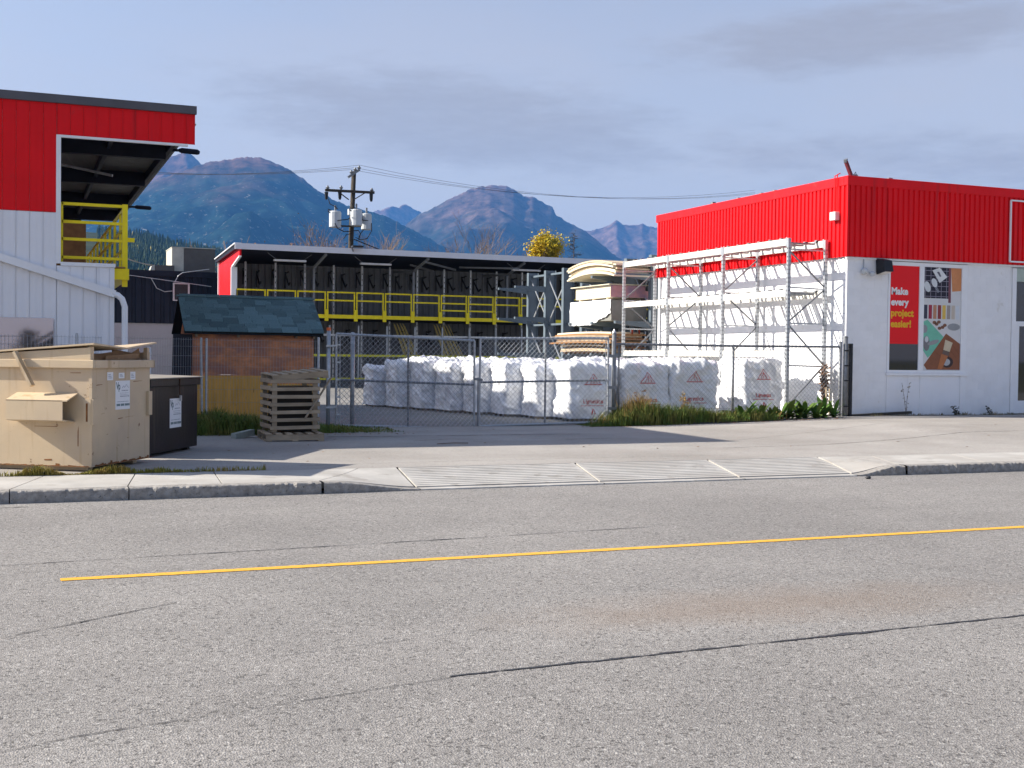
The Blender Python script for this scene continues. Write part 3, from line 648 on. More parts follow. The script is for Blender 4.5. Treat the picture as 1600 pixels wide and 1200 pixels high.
MB().box(2.0,2.13,LY+.22,LY+.28,3.72,3.80).build('railing_stub', YEL, lb); MB().box(1.74,2.02,LY+.1,40.5,2.98,3.19).build('edge_beam', YEL, lb)
y = LY+1.4
while y < 40.5:
    MB().box(1.93,1.98,y,y+.05,3.19,4.4).build('railing_post', YEL, lb); y += 1.5
for z in (4.38,4.0,3.6):
    MB().bar((1.955,LY+.32,z),(1.955,40.4,z),.045,.05).build('side_rail', YEL, lb)
MB().bar((.8,LY+3.4,5.6),(1.9,LY+2.9,5.35),.07,.05).build('diagonal_brace', GALVD, lb)
for k in range(6):
    MB().box(.9+.03*k, 1.4+.03*k, 33.5+k*.8, 36.5+k*.6, 3.23+.14*k, 3.36+.14*k).build('stacked_board', WOODL if k % 2 else WOODB, lb)
MB().box(.71,1.9,40.85,40.95,3.2,5.9).build('interior_shade_wall', STEELDK, lb); MB().box(.72,1.5,30,40.8,3.23,4.6).build('board_stack', WOODB, lb)  # dark end wall added so the upper floor reads dim inside
g0, g1 = (-2.4, LY-.07, 3.97), (1.75, LY-.07, 2.69)
MB().bar(g0, g1, .10, .14).build('gutter', WHITE_T, lb)
MB().tube([(1.70,LY-.07,2.70),(1.80,LY-.07,2.67),(1.88,LY-.07,2.60),(1.93,LY-.07,2.45),(1.935,LY-.07,1.2),(1.935,LY-.07,-.05)], .058, 8).build('downspout', WHITE_T, lb, True)
wn = MB().box(-3.2,.65,LY-.035,LY-.018,.85,2.205).build('window', mat('mirror_glass', (.47,.44,.46), .03, metal=.9, var=.02), lb)
for y, x0, x1, z in ((27.4,3.0,3.72,5.98),(38.0,3.0,3.75,5.9)):
    a = thing('eave_lamp', 'black bar lamp sticking out under the red roof edge' if y < 30 else 'black bar lamp sticking out at the far end of the lumber building roof', 'lamp', (x0,y,z))
    MB().tube([(x0,y,z),(x0+.28,y,z+.01)], .03).build('arm', STEELDK, a); MB().tube([(x0+.28,y,z+.01),(x0+.34,y,z+.01),(x1-.05,y,z),(x1,y,z-.01)], [.04,.06,.06,.035], 8).build('lamp_head', STEELDK, a)

# lumber building and eave lamps scaled about the camera, baked as constants: front wall on Y = 21.90, eaves at 5.9 m
for o, at_ in zip([lb]+[q for q in COL.objects if q.name.startswith('eave_lamp')], ((1.5645, 21.903, 0.3037), (2.682, 24.4956, 5.5157), (2.682, 33.972, 5.4442))):
    o.location = at_; o.scale = (.894, .894, .894)

# ------------------------------------------------------------------ open-fronted storage shed (back of the yard)
SY, SX, SE = 52.0, 8.5, 31.0
sh = thing('storage_shed', 'long open fronted storage shed with yellow railed upper deck at the back of the yard', 'shed', (SX, 50, .15))
def roofz(y): return 6.0 - (y-50)*.055
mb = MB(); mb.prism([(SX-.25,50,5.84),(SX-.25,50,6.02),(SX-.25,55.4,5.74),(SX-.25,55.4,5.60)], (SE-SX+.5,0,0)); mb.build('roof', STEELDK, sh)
MB().box(SX-.3,SE+.3,49.93,49.998,5.80,6.04).build('roof_fascia', mat('pale_fascia', (.62,.63,.68), .4, var=.04), sh)
mb = MB(); mb.prism([(SX-.31,50,6.021),(SX-.31,50,6.06),(SX-.31,55.45,5.78),(SX-.31,55.45,5.741)], (.28,0,0)); mb.build('rake_trim', WHITE_T, sh)
mb = MB(); mb.prism([(SX-.1,55.3,3.9),(SX-.1,52.0,3.9),(SX-.1,52.0,5.2),(SX-.1,50.1,5.55),(SX-.1,50.1,5.99),(SX-.1,55.3,5.70)], (.08,0,0)); mb.build('end_wall', RED, sh)
mb = MB(); mb.prism([(SX-.1,55.3,.1),(SX-.1,52.0,.1),(SX-.1,52.0,3.895),(SX-.1,55.3,3.895)], (.08,0,0)); mb.build('end_wall', WHITE_T, sh)
MB().box(SX-.13,SX+.12,51.9,51.999,.12,5.2).build('corner_trim', WHITE_T, sh); MB().bar((SX-.06,51.95,5.22),(SX-.06,50.1,5.53),.10,.06).build('rake_trim', WHITE_T, sh)
MB().box(SX-.16,SX-.06,55.31,55.40,.12,5.7).build('corner_trim', WHITE_T, sh)
corrugated(MB(), (SX,55.2,0), (1,0,0), (0,-1,0), SE-SX, .30, .05, .12, 5.6).build('back_wall', SHEDWALL, sh)
MB().box(SE,SE+.08,52,55.3,.1,5.6).build('end_wall', SHEDWALL, sh)
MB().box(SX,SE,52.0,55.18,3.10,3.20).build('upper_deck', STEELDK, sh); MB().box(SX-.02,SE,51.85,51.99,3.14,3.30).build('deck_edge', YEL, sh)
P = 1.30; k = 0; x = SX+.05
while x < SE-1:
    f = MB(); 
    for z in (4.27,3.92,3.60): 
        if z == 3.60 and k not in (7,8): continue
        f.bar((x+.05,51.93,z),(x+P-.09,51.93,z),.065,.065)
    f.build('railing', YEL, sh)
    for xx in (x+.03, x+P-.08): MB().box(xx,xx+.055,51.9,51.96,3.30,4.30).build('railing_post', YEL, sh)
    MB().box(x+P-.09,x+P+.07,51.80,51.849,3.02,3.52).build('railing_bracket', YEL, sh)
    if k % 2 == 0 or k < 14:
        u = MB().box(x+.62,x+.70,53.3,53.38,.15,5.55).build('rack_upright', GALV, sh)
        mb = MB(); [mb.box(x+.645,x+.675,53.29,53.299,.4+.25*j,.47+.25*j) for j in range(20)]; mb.build('slot', BLACKM, u)['kind'] = 'stuff'
    MB().tube([(x+.25,52.3,.15),(x+.25,52.3,2.85)], .045, 6).build('lower_post', GALV, sh)
    for dx, zz in ((.15,4.95),(.85,5.05),(.4,2.4)):
        b = MB(); X = x+dx; b.bar((X,55.05,zz-.4),(X,55.05,zz+.32),.05,.05); b.bar((X,55.05,zz+.25),(X+.02,54.5,zz+.30),.05,.05); b.bar((X,55.05,zz+.2),(X+.03,54.45,zz-.28),.05,.05); b.bar((X+.03,54.45,zz-.30),(X+.03,54.15,zz-.2),.05,.05); b.build('wall_bracket', BLACKM, sh)
    x += P; k += 1
for z, m_, nm in ((1.53,YELD,'lower_rail'),(.50,YELD,'lower_rail')): MB().box(SX+.3,SE-2,52.2,52.28,z-.05,z+.05).build(nm, m_, sh)
MB().box(SX+2.5,SE-2,52.35,52.42,2.38,2.47).build('lower_rail', GALV, sh); MB().box(SX,SE,52.0,52.2,.10,.34).build('base_kerb', mat('dark_concrete', (.12,.12,.12), .9), sh)
MB().box(SX+.1,SE,52.5,55.1,.16,.2).build('shed_floor', YARD, sh)
for x in (11.9,16.4,20.9,25.4):
    b = MB(); b.bar((x,51.95,3.3),(x,51.95,5.35),.09,.09); b.bar((x,51.95,5.3),(x+.1,50.15,5.75),.09,.09); b.bar((x,51.95,5.3),(x,55,5.45),.09,.09); b.build('roof_strut', mat('strut_grey',(.20,.21,.23),.5), sh)
for x0, y0_, x1, y1_ in ((16.4,50.3,18.6,52.6),(18.8,52.6,20.8,50.3),(16.4,52.4,18.0,54.0)): MB().bar((x0,y0_,5.62),(x1,y1_,5.5),.08,.08).build('roof_brace', mat('strut_grey',(.20,.21,.23),.5), sh)
for i, x in enumerate((9.9,13.6,20.6)):
    t = thing('tube_light', 'white tube light under the storage shed roof, '+('beside its red end wall','beside the flat roof lamp','near the cantilever rack')[i], 'light', (x+.7,50.6,5.5), group='tube lights under the storage shed roof')
    MB().box(x,x+1.35,50.5,50.72,5.42,5.50,.01).build('fixture', mat('fixture_white', (.62,.62,.64), .4), t); MB().tube([(x+.1,50.6,5.5),(x-.25,50.6,5.75)], .012).build('chain', GALVD, t); MB().tube([(x+1.25,50.6,5.5),(x+1.6,50.6,5.75)], .012).build('chain', GALVD, t)
rl = thing('roof_lamp', 'dark flat lamp on the front roof edge of the storage shed', 'lamp', (13.3,49.9,6.05)); MB().box(13.0,13.45,49.55,49.92,6.06,6.13).build('lamp_head', BLACKM, rl); MB().bar((13.1,49.9,5.9),(13.0,49.8,6.08),.04,.04).build('arm', GALVD, rl)
for i, (x0, n) in enumerate(((16.4,16),(18.3,22))):
    t = thing('moulding_bundle', ('thinner' if i == 0 else 'thicker')+' bundle of yellowish trim strips leaning inside the storage shed', 'trim strips', (x0,52.6,.2))
    for k in range(n): MB().bar((x0+.25+.055*k, 52.5, .2), (x0-.55+.035*k+.01*(k%3), 53.1, 3.0-.05*(k%4)), .05, .02).build('strip', mat('trim_strip', (.50,.40,.15), .6, rand=.3), t)

# ------------------------------------------------------------------ navy building behind, with roof units
nb = thing('navy_building', 'navy and grey building with rooftop units behind the little shed', 'building', (2,58,.15))
MB().box(-14,11,58,70,.05,2.9).build('lower_wall', GREYWALL, nb); corrugated(MB(), (-14,57.95,0), (1,0,0), (0,-1,0), 25, .42, .045, 2.9, 5.1).build('upper_wall', DARKWALL, nb)
MB().box(-13.9,10.9,58.02,70,2.901,5.06).build('upper_core', DARKWALL, nb); MB().box(5.35-1.4,5.9-1.4,57.8,57.999,.1,2.88).build('pilaster', GREYWALL, nb); MB().box(2.7,11,57.85,58.6,5.061,5.32).build('parapet', DARKWALL, nb)
wn = MB().box(6.75,7.35,57.80,57.898,4.0,4.72).build('window', BLACKM, nb)
f = MB(); f.box(6.68,6.75,57.78,57.9,3.95,4.78); f.box(7.351,7.43,57.78,57.9,3.95,4.78); f.box(6.751,7.35,57.78,57.9,4.721,4.78); f.box(6.751,7.35,57.78,57.9,3.95,3.999); f.build('window_frame', GALV, wn)
for p, nm in (([(4.4,57.7,4.6),(4.35,57.7,5.0),(4.5,57.7,4.62),(4.75,57.7,5.05),(6.6,57.7,4.85),(8.4,57.7,4.65)],'conduit'), ([(6.75,57.7,4.8),(6.9,57.7,5.1),(7.1,57.7,5.25),(8.3,57.7,5.45)],'conduit'), ([(5.7,57.7,4.95),(5.95,57.7,4.5),(6.3,57.7,4.35),(6.7,57.7,4.4)],'cable')):
    MB().tube(p, .018, 5).build(nm, GALV, nb)
hv = thing('rooftop_unit', 'large beige boxy air unit on the roof of the navy building', 'air unit', (8.0,62,5.06)); MB().box(6.95,7.5,60.6,63,5.06,6.62).build('side_panel', mat('beige_metal',(.56,.53,.44),.5), hv); MB().box(7.501,9.0,60.6,63,5.06,6.6).build('housing', mat('brown_metal',(.12,.11,.10),.5), hv); MB().box(6.93,9.02,60.58,63.02,6.621,6.66).build('lid', mat('beige_metal',(.56,.53,.44),.5), hv)
hv = thing('rooftop_unit', 'small low beige vent unit on the roof of the navy building', 'air unit', (6.4,60,5.3)); MB().box(6.1,7.0,60,60.8,5.06,5.72).build('housing', mat('brown_metal',(.12,.11,.10),.5), hv); MB().prism([(5.75,60,5.06),(6.09,60,5.06),(6.09,60,5.74),(5.95,60,5.66)], (0,.8,0)).build('cowl', mat('beige_metal',(.56,.53,.44),.5), hv)

def pt(px, py, X=None, Y=None, Z=None):
    d = FWD + RGT*((px-800)/FOC) - UPV*((py-600)/FOC)
    t = X/d.x if X is not None else Y/d.y if Y is not None else (Z-CAM.z)/d.z
    return CAM + d*t
# ------------------------------------------------------------------ little plywood shed with shingled roof
ls = thing('plywood_shed', 'small plywood shed with dark green shingled roof behind the wire fence', 'shed', (4.4, 24.4, .16))
MB().box(3.20,5.60,24.4,24.43,1.16,2.02).build('osb_panel', OSB, ls); MB().box(3.20,5.60,24.401,24.43,.18,1.158).build('osb_panel', OSB, ls)
MB().box(3.19,4.62,24.375,24.399,.18,1.14).build('plywood_sheet', PLY, ls); MB().box(4.63,5.58,24.378,24.399,.18,.98).build('plywood_sheet', PLY, ls)
MB().prism([(3.21,24.431,.18),(3.21,26.35,.18),(3.21,26.35,2.02),(3.21,25.4,2.62),(3.21,24.431,2.02)], (.03,0,0)).build('side_wall', OSB, ls)
MB().prism([(5.56,24.431,.18),(5.56,26.35,.18),(5.56,26.35,2.02),(5.56,25.4,2.62),(5.56,24.431,2.02)], (.03,0,0)).build('side_wall', OSB, ls)
for x in (3.24,4.05,5.20,5.56): MB().box(x,x+.045,24.30,24.398,1.90,1.985).build('rafter_tail', PALW, ls)
MB().box(4.0,4.55,24.27,24.298,1.985,2.015).build('eave_strip', WHITE_T, ls)
e0, e1 = Vector((3.02,24.22,1.985)), Vector((5.76,24.22,1.975)); rd0, rd1 = Vector((3.04,25.4,2.72)), Vector((5.80,25.4,2.715))
roof = MB().add([e0,e1,rd1,rd0,e0-Vector((0,0,.03)),e1-Vector((0,0,.03)),rd1-Vector((0,0,.03)),rd0-Vector((0,0,.03)),(3.04,26.5,2.0),(5.8,26.5,2.0),(3.04,26.5,1.97),(5.8,26.5,1.97)],
    [(0,1,2,3),(4,7,6,5),(0,4,5,1),(0,3,7,4),(1,5,6,2),(3,2,9,8),(7,10,11,6),(8,9,11,10)]).build('roof', mat('roof_felt', (.015,.018,.02), .9), ls)
sl = (rd0-e0); sl_n = Vector((0,-sl.z,sl.y)).normalized(); nc = 9; tabs = [.30,.24,.34,.27]
shm = []
for w in tabs:
    bm_ = MB(); L_ = sl.length/nc*1.45; d = sl.normalized(); bm_.obox(d*L_/2 + sl_n*.012 + Vector((w/2,0,0)), (w-.006,0,0), d*L_, sl_n*.010); shm.append(bm_.mesh('shingle', SHING))
for c in range(nc):
    x = 3.02 - (c*.137) % .28; 
    while x < 5.76:
        k = random.randrange(4); w = tabs[k]; p = e0 + sl*(c/nc) + Vector((x-3.02,0,0)) + sl_n*(.012 + .003*random.random())
        a_, b_ = max(x, 3.015), min(x+w, 5.775)
        if b_-a_ > .03: link('shingle', shm[k], roof, (p.x+(a_-x)-4.4, p.y-24.4, p.z-.16), (R(random.uniform(-.6,.9)),0,0), ((b_-a_)/w,1,1))
        x += w
MB().box(3.0,5.83,25.33,25.47,2.725,2.755).build('ridge_cap', SHING, roof)
db = thing('dark_board', 'black board leaning against the left end of the plywood shed', 'board', (2.95,24.3,.16)); MB().obox((2.98,24.30,1.05), (.37,.03,0), (0,.02,0), (.05,.12,1.80)).build('board', mat('black_board', (.010,.012,.022), .5), db)

# ------------------------------------------------------------------ dumpsters
td = thing('dumpster', 'tan steel dumpster with propped lid, fork pocket and stickers beside the sidewalk', 'dumpster', (.84,15.39,.15), R(-33))
def lbuild(mb, nm, m, par, **k): return mb.build(nm, m, par, local=True, **k)
b = MB(); b.add([(-1.95,0,.05),(0,0,.05),(0,1.45,.05),(-1.95,1.45,.05),(-1.95,0,1.26),(0,0,1.26),(0,1.45,1.26),(-1.95,1.45,1.26),(-1.9,.05,.12),(-.05,.05,.12),(-.05,1.4,.12),(-1.9,1.4,.12),(-1.9,.05,1.26),(-.05,.05,1.26),(-.05,1.4,1.26),(-1.9,1.4,1.26)],
    [(0,1,5,4),(1,2,6,5),(2,3,7,6),(3,0,4,7),(0,3,2,1),(8,12,13,9),(9,13,14,10),(10,14,15,11),(11,15,12,8),(8,9,10,11),(4,5,13,12),(5,6,14,13),(6,7,15,14),(7,4,12,15)])
lbuild(b, 'body', TAN, td)
r_ = MB(); 
for a in ((-2.0,.05,-.05,.0),): pass
r_.box(-2.0,.05,-.05,-.001,1.24,1.34,.006); r_.box(.001,.05,0,1.50,1.24,1.34,.006); r_.box(-2.0,.05,1.451,1.50,1.24,1.335,.006); r_.box(-2.0,-1.951,0,1.45,1.24,1.335,.006); lbuild(r_, 'rim', TAN, td)
lbuild(MB().box(-.03,.012,-.012,.03,.06,1.239), 'corner_post', TAN, td)
for y in (.0,1.38): lbuild(MB().box(-.06,-.005,y+.01,y+.06,1.34,1.50), 'lid_post', TAN, td)
lbuild(MB().prism([(-1.98,-.03,1.341),(0,-.03,1.341),(0,-.03,1.49),(-1.98,-.03,1.36)], (0,.03,0)), 'lid_skirt', TAN, td)
lid = MB(); n = 10
for i in range(n+1):
    y = -.06+1.58*i/n; dz = .05*abs(i/n-.5)*2*(1 if i < n/2 else 1.6)-.02
    lid.v += [(-2.02,y,1.375+dz*.3), (.06,y,1.515+dz), (-2.02,y,1.355+dz*.3), (.06,y,1.495+dz)]
for i in range(n): a = 4*i; lid.f += [(a,a+1,a+5,a+4),(a+2,a+6,a+7,a+3),(a+1,a+3,a+7,a+5),(a,a+4,a+6,a+2)]
lid.f += [(0,2,3,1),(4*n,4*n+1,4*n+3,4*n+2)]; lbuild(lid, 'lid', TAN, td)
lbuild(MB().bar((-.95,-.10,1.43),(-.72,-.10,1.02),.035,.075,(0,1,0)), 'lid_lever', TAN, td)
pk = MB(); A = [(-.86,-.001,.92),(-.80,-.22,.88),(-.80,-.22,.66),(-.86,-.001,.60)]
pk.prism([(-.98,-.001,.94),(-.98,-.24,.86),(-.98,-.24,.845),(-.98,-.001,.925)], (.80,0,0)); pk.box(-.98,-.24,-.24,-.225,.62,.859); pk.prism([(-.98,-.001,.585),(-.98,-.235,.615),(-.98,-.235,.63),(-.98,-.001,.60)], (.76,0,0)); pk.prism([(-.98,-.001,.60),(-.98,-.235,.63),(-.98,-.235,.85),(-.98,-.001,.93)], (.015,0,0))
lbuild(pk, 'fork_pocket', TAN, td)
lbuild(MB().box(-.10,.0,-.018,-.001,.56,.87), 'corner_plate', TAN, td); lbuild(MB().box(.0125,.03,-.012,.10,.56,.87), 'corner_plate', TAN, td); lbuild(MB().box(-.06,-.04,-.024,-.019,.60,.82), 'rust_scar', RUST, td); lbuild(MB().box(.001,.035,1.36,1.455,.62,.93), 'corner_plate', TAN, td)
rm = MB()
for k in range(26):
    y0 = .08+k*.052; h = .012+.035*max(0, noise.noise(Vector((k*.5,1,1)))+.35); rm.quad((.0022,y0,.052),(.0022,y0+.052,.052),(.0022,y0+.052,.052+h),(.0022,y0,.052+h*random.uniform(.6,1.3)))
for (y0,z0,w,h) in ((.10,1.03,.16,.014),(1.0,1.06,.26,.012),(.62,.60,.14,.016),(.80,.615,.25,.006),(.22,.68,.09,.006),(.35,.42,.05,.01),(.85,.35,.07,.01)): rm.quad((.0022,y0,z0),(.0022,y0+w,z0+.01),(.0022,y0+w*.8,z0+h),(.0022,y0+w*.1,z0+h*.8))
for k in range(34):
    x0 = -1.9+k*.055; h = .008+.03*max(0, noise.noise(Vector((k*.6,5,1)))+.2); rm.quad((x0,-.0022,.052),(x0+.055,-.0022,.052),(x0+.055,-.0022,.052+h),(x0,-.0022,.052+h*random.uniform(.5,1.4)))
for (x0,z0,w,h) in ((-1.35,.30,.12,.008),(-.62,.12,.1,.02),(-.75,.53,.3,.006),(-.18,.3,.012,.25),(-1.6,.9,.2,.008),(-.28,1.18,.14,.008)): rm.quad((x0,-.0022,z0),(x0+w,-.0022,z0),(x0+w,-.0022,z0+h),(x0,-.0022,z0+h*.7))
lbuild(rm, 'rust_mark', RUST, td)
lbuild(MB().box(-1.9,-.1,.1,.2,0,.05), 'skid', TAN, td); lbuild(MB().box(-1.9,-.1,1.2,1.3,0,.05), 'skid', TAN, td)
def sticker(par, x, y0, z0, w, h, plain=False):
    s = lbuild(MB().box(x,x+.002,y0,y0+w,z0,z0+h), 'sticker', STICK, par); X = x+.0028
    if plain:
        m = MB(); [m.quad((X,y0+w*.15,z0+h*(.25+.2*k)),(X,y0+w*(.8-.1*k),z0+h*(.25+.2*k)),(X,y0+w*(.8-.1*k),z0+h*(.32+.2*k)),(X,y0+w*.15,z0+h*(.32+.2*k))) for k in range(3)]; lbuild(m, 'print', GREYPR, s); return
    m = MB(); put_text(m, text_mesh('Vp', h*.36, h*.006, -.12, space=.8), (X,y0+w*.06,z0+h*.70), (0,.75,0), (0,0,1)); lbuild(m, 'lettering', TEAL, s)
    m = MB(); m.tube([(X,y0+w*.45,z0+h*.74),(X,y0+w*.55,z0+h*.82),(X,y0+w*.62,z0+h*.76),(X,y0+w*.74,z0+h*.86),(X,y0+w*.9,z0+h*.74)], .0022, 4)
    for zz, a, bb, t in ((.64,.42,.88,.03),(.56,.30,.9,.012),(.50,.30,.9,.012),(.44,.32,.94,.03),(.26,.10,.9,.02)):
        u = a
        while u < bb: ww = random.uniform(.03,.10); m.quad((X,y0+w*u,z0+h*zz),(X,y0+w*min(bb,u+ww),z0+h*zz),(X,y0+w*min(bb,u+ww),z0+h*(zz+t)),(X,y0+w*u,z0+h*(zz+t))); u += ww+.022
    lbuild(m, 'print', GREYPR, s)
    m = MB(); u = .08
    for k in range(10): m.quad((X,y0+w*u,z0+h*.12),(X,y0+w*(u+.065),z0+h*.12),(X,y0+w*(u+.065),z0+h*.20),(X,y0+w*u,z0+h*.20)); u += .085 + (.03 if k in (2,5) else 0)
    lbuild(m, 'print', TEAL, s)
lbuild(MB().box(-1.85,-.12,.08,1.38,.7,1.33), 'inner_shade_block', mat('inner_shade_brown',(.05,.04,.035),.9,var=.5,scale=12), td)  # dark block added as the shade under the lid, closing the see-through gap
lbuild(MB().prism([(-1.98,1.42,1.341),(0,1.42,1.341),(0,1.42,1.44),(-1.98,1.42,1.36)], (0,.03,0)), 'lid_skirt', TAN, td)
sticker(td, .001, .56, .72, .36, .36); sticker(td, .001, .36, 1.09, .14, .10, True); sticker(td, .001, .64, 1.11, .14, .07, True); sticker(td, .001, .93, 1.09, .13, .10, True)
cb = thing('cardboard', 'crumpled brown cardboard poking out of the tan dumpster', 'cardboard', (1.3,16.2,1.4), R(-33))
for k, (c, ax, ay) in enumerate((((-.12,-.30,.12),(.10,.5,.05),(-.05,.05,.10)),((-.12,.22,.13),(.14,.42,-.06),(-.06,.06,.12)),((-.3,0,.13),(.3,.9,.0),(-.3,.1,.06)),((-.05,-.02,.11),(.04,.75,.03),(.02,0,.08)),((-.10,.38,.14),(.05,.2,.10),(-.03,.02,.10)))): lbuild(MB().obox(c, ax, ay, (.01,0,.012)), 'flap', CARD, cb)
bd = thing('dumpster', 'black steel dumpster with pale lid beside the tan dumpster', 'dumpster', (1.68,17.24,.15), R(-29))
b = MB(); b.add([(-1.25,0,.04),(0,0,.04),(0,1.76,.04),(-1.25,1.76,.04),(-1.25,0,1.0),(0,0,1.0),(0,1.76,1.0),(-1.25,1.76,1.0)], [(0,1,5,4),(1,2,6,5),(2,3,7,6),(3,0,4,7),(0,3,2,1),(4,5,6,7)]); lbuild(b, 'body', BIN, bd)
lbuild(MB().box(-1.29,.04,-.04,1.80,.96,1.07,.01), 'rim', BIN, bd); lbuild(MB().prism([(-1.33,-.09,1.071),(.07,-.09,1.071),(.07,-.09,1.085),(-1.33,-.09,1.13)], (0,1.95,0)), 'lid', mat('weathered_lid', (.30,.27,.23), .7, var=.15), bd)
lbuild(MB().box(.041,.052,.965,.985,.84,1.06), 'latch_chain', mat('dark_rust',(.07,.04,.025),.9), bd); lbuild(MB().box(.03,.05,1.0,1.05,.74,.82), 'padlock', GALV, bd); lbuild(MB().box(-1.2,-.05,.1,.2,0,.04), 'skid', BIN, bd); lbuild(MB().box(-1.2,-.05,1.5,1.6,0,.04), 'skid', BIN, bd)
lbuild(MB().box(-.35,-.08,-.10,-.001,.45,.6), 'fork_pocket', BIN, bd); lbuild(MB().box(-.34,-.07,-.045,-.001,.3,.449), 'pocket_plate', TAN, bd)
sticker(bd, .001, .72, .36, .42, .42)

# ------------------------------------------------------------------ wire fence, slatted crate, pallet
FY = 23.3
def post(mb, x, z0, z1, r=.03, y=FY, lean=0, cap=True):
    mb.tube([(x,y,z0),(x+lean,y,z1)], r, 8)
    if cap: ball(mb, (x+lean,y,z1), r*1.15, 8, 1, 1, .6)
    return mb
WF = ((-1.6,21.55),(.94,21.6),(3.26,23.28),(5.44,FY))
for i, lab in enumerate(('welded wire fence panel behind the tan dumpster','welded wire fence panel behind the black dumpster','welded wire fence panel in front of the plywood shed')):
    A0, A1 = Vector((*WF[i],0)), Vector((*WF[i+1],0)); Lw = (A1-A0).length; U = (A1-A0)/Lw; t = thing('wire_fence_panel', lab, 'fence', (A0.x,A0.y,.15)); m = MB(); s = .03
    while s < Lw-.02: q = A0+U*s; m.tube([q+Vector((0,.01*noise.noise(Vector((s*2,i,0))),.16)), q+Vector((.006,0,1.86+.02*noise.noise(Vector((s*1.3,4,i)))))], .0026, 3, False); s += .058
    for z in (.18,.42,.66,.90,1.12,1.33,1.53,1.70,1.83): m.tube([A0.lerp(A1,k/8)+Vector((0,.003,z+.014*noise.noise(Vector((i*4+k*.5,z*2,0))))) for k in range(9)], .0026, 3, False)
    m.build('wire_mesh', GALV, t)['kind'] = 'stuff'
    if i == 0: post(MB(), A1.x, .1, 1.88, .022, A1.y).build('post', GALV, t)
    if i == 1: post(MB(), 3.235, .1, 1.86, .022, FY-.03, -.03).build('post', GALV, t); post(MB(), 2.22, .1, 1.66, .035, 22.75).build('post', WHITE_T, t)
    if i == 2: post(MB(), 3.31, .1, 1.85, .022, FY, .0).build('post', GALV, t); post(MB(), 5.44, .1, 1.9, .026).build('post', GALV, t)
cr = thing('slatted_crate', 'weathered grey slatted wooden crate standing on a pallet by the fence', 'crate', (4.3,20.0,.29))
CX0, CX1, CY0, CY1 = 3.90, 4.70, 20.05, 20.95
for x in (CX0+.02, CX1-.10):
    for y in (CY0+.022, CY1-.05): MB().box(x,x+.08,y,y+.03,.29,1.15).build('corner_post', PALW, cr)
for k in range(7):
    z = .33+.128*k; t = .03*random.uniform(-1,1)*.5
    MB().obox(((CX0+CX1)/2, CY0+.008, z+.035), (CX1-CX0+.03,0,t), (0,.02,0), (0,0,.058)).build('slat', PALW, cr); MB().obox((CX0-.006,(CY0+CY1)/2+.02,z+.04+t), (.02,0,0), (0,CY1-CY0,.0), (0,0,.07)).build('slat', PALW, cr)
    MB().obox((CX1+.012,(CY0+CY1)/2+.02,z+.04), (.02,0,0), (0,CY1-CY0,.0), (0,0,.07)).build('slat', PALW, cr); MB().obox(((CX0+CX1)/2, CY1-.005, z+.035), (CX1-CX0,0,t), (0,.02,0), (0,0,.07)).build('slat', PALW, cr)
MB().box(CX0+.1,CX1-.1,CY0+.10,CY1-.10,.30,1.02).build('interior_shade_box', mat('interior_shade_box', (.03,.025,.02), .9), cr)  # dark box stands in for the shade inside, hiding the back slats
def pallet(nm, label, loc, rz, sx=1.1, sy=1.0, tilt=(0,0), group=None):
    t = thing(nm, label, 'pallet', loc, rz, group); t.rotation_euler = (tilt[0], tilt[1], rz)
    for y in (-sy/2+.03, 0, sy/2-.03): lbuild(MB().box(-sx/2,sx/2,y-.02,y+.02,.018,.108), 'stringer', PALW, t)
    for k in range(6): x = -sx/2+.05+(sx-.1)*k/5; lbuild(MB().box(x-.048,x+.048,-sy/2,sy/2,.1085,.127), 'deck_board', PALW, t)
    for k in range(3): x = -sx/2+.05+(sx-.1)*k/2; lbuild(MB().box(x-.048,x+.048,-sy/2,sy/2,0,.0175), 'deck_board', PALW, t)
    return t
pallet('wooden_pallet', 'old wooden pallet lying under the slatted crate', (4.27,20.3,.158), R(-3), .95, 1.1)
pallet('wooden_pallet', 'broken wooden pallet tilted on top of the slatted crate', (4.38,20.5,1.165), R(4), .95, .8, (R(2),R(-5)))
tag(MB().bar((4.45,19.98,.52),(4.93,20.15,1.20),.03,.022).build('leaning_stick', PALW), 'thin wooden stick leaning against the front of the slatted crate', 'stick')
tag(MB().obox((3.55,20.7,.22), (.35,.25,.05), (-.07,.1,0), (0,0,.10)).build('weathered_log', mat('grey_log', (.30,.33,.30), .9, var=.3), ), 'short weathered grey log in the grass beside the slatted crate', 'log')

# ------------------------------------------------------------------ chain-link gate and fence
def chainlink(mb, c00, c10, c01, c11, cell=.105, r=.0042, over=.03):
    c00, c10, c01, c11 = map(Vector, (c00,c10,c01,c11)); Wd = (c10-c00).length; H = (c01-c00).length
    def P(u, v): a = c00.lerp(c10, u/Wd); b_ = c01.lerp(c11, u/Wd); return a + (b_-a)*(v/H)
    k = -H
    while k < Wd:
        for s in (1,-1):
            u0_, v0 = (k, 0) if s > 0 else (k+H, 0); u1_, v1 = (k+H+over, H+over) if s > 0 else (k-over, H+over)
            if s > 0:
                if u0_ < 0: v0 = -u0_; u0_ = 0
                if u1_ > Wd: v1 = v1-(u1_-Wd); u1_ = Wd
            else:
                if u0_ > Wd: v0 = u0_-Wd; u0_ = Wd
                if u1_ < 0: v1 = v1+u1_; u1_ = 0
            if v1-v0 > .03: mb.tube([P(u0_,v0)+Vector((0,.003*s,0)), P(u1_,v1)+Vector((0,.003*s,0))], r, 3, False)
        k += cell
    return mb
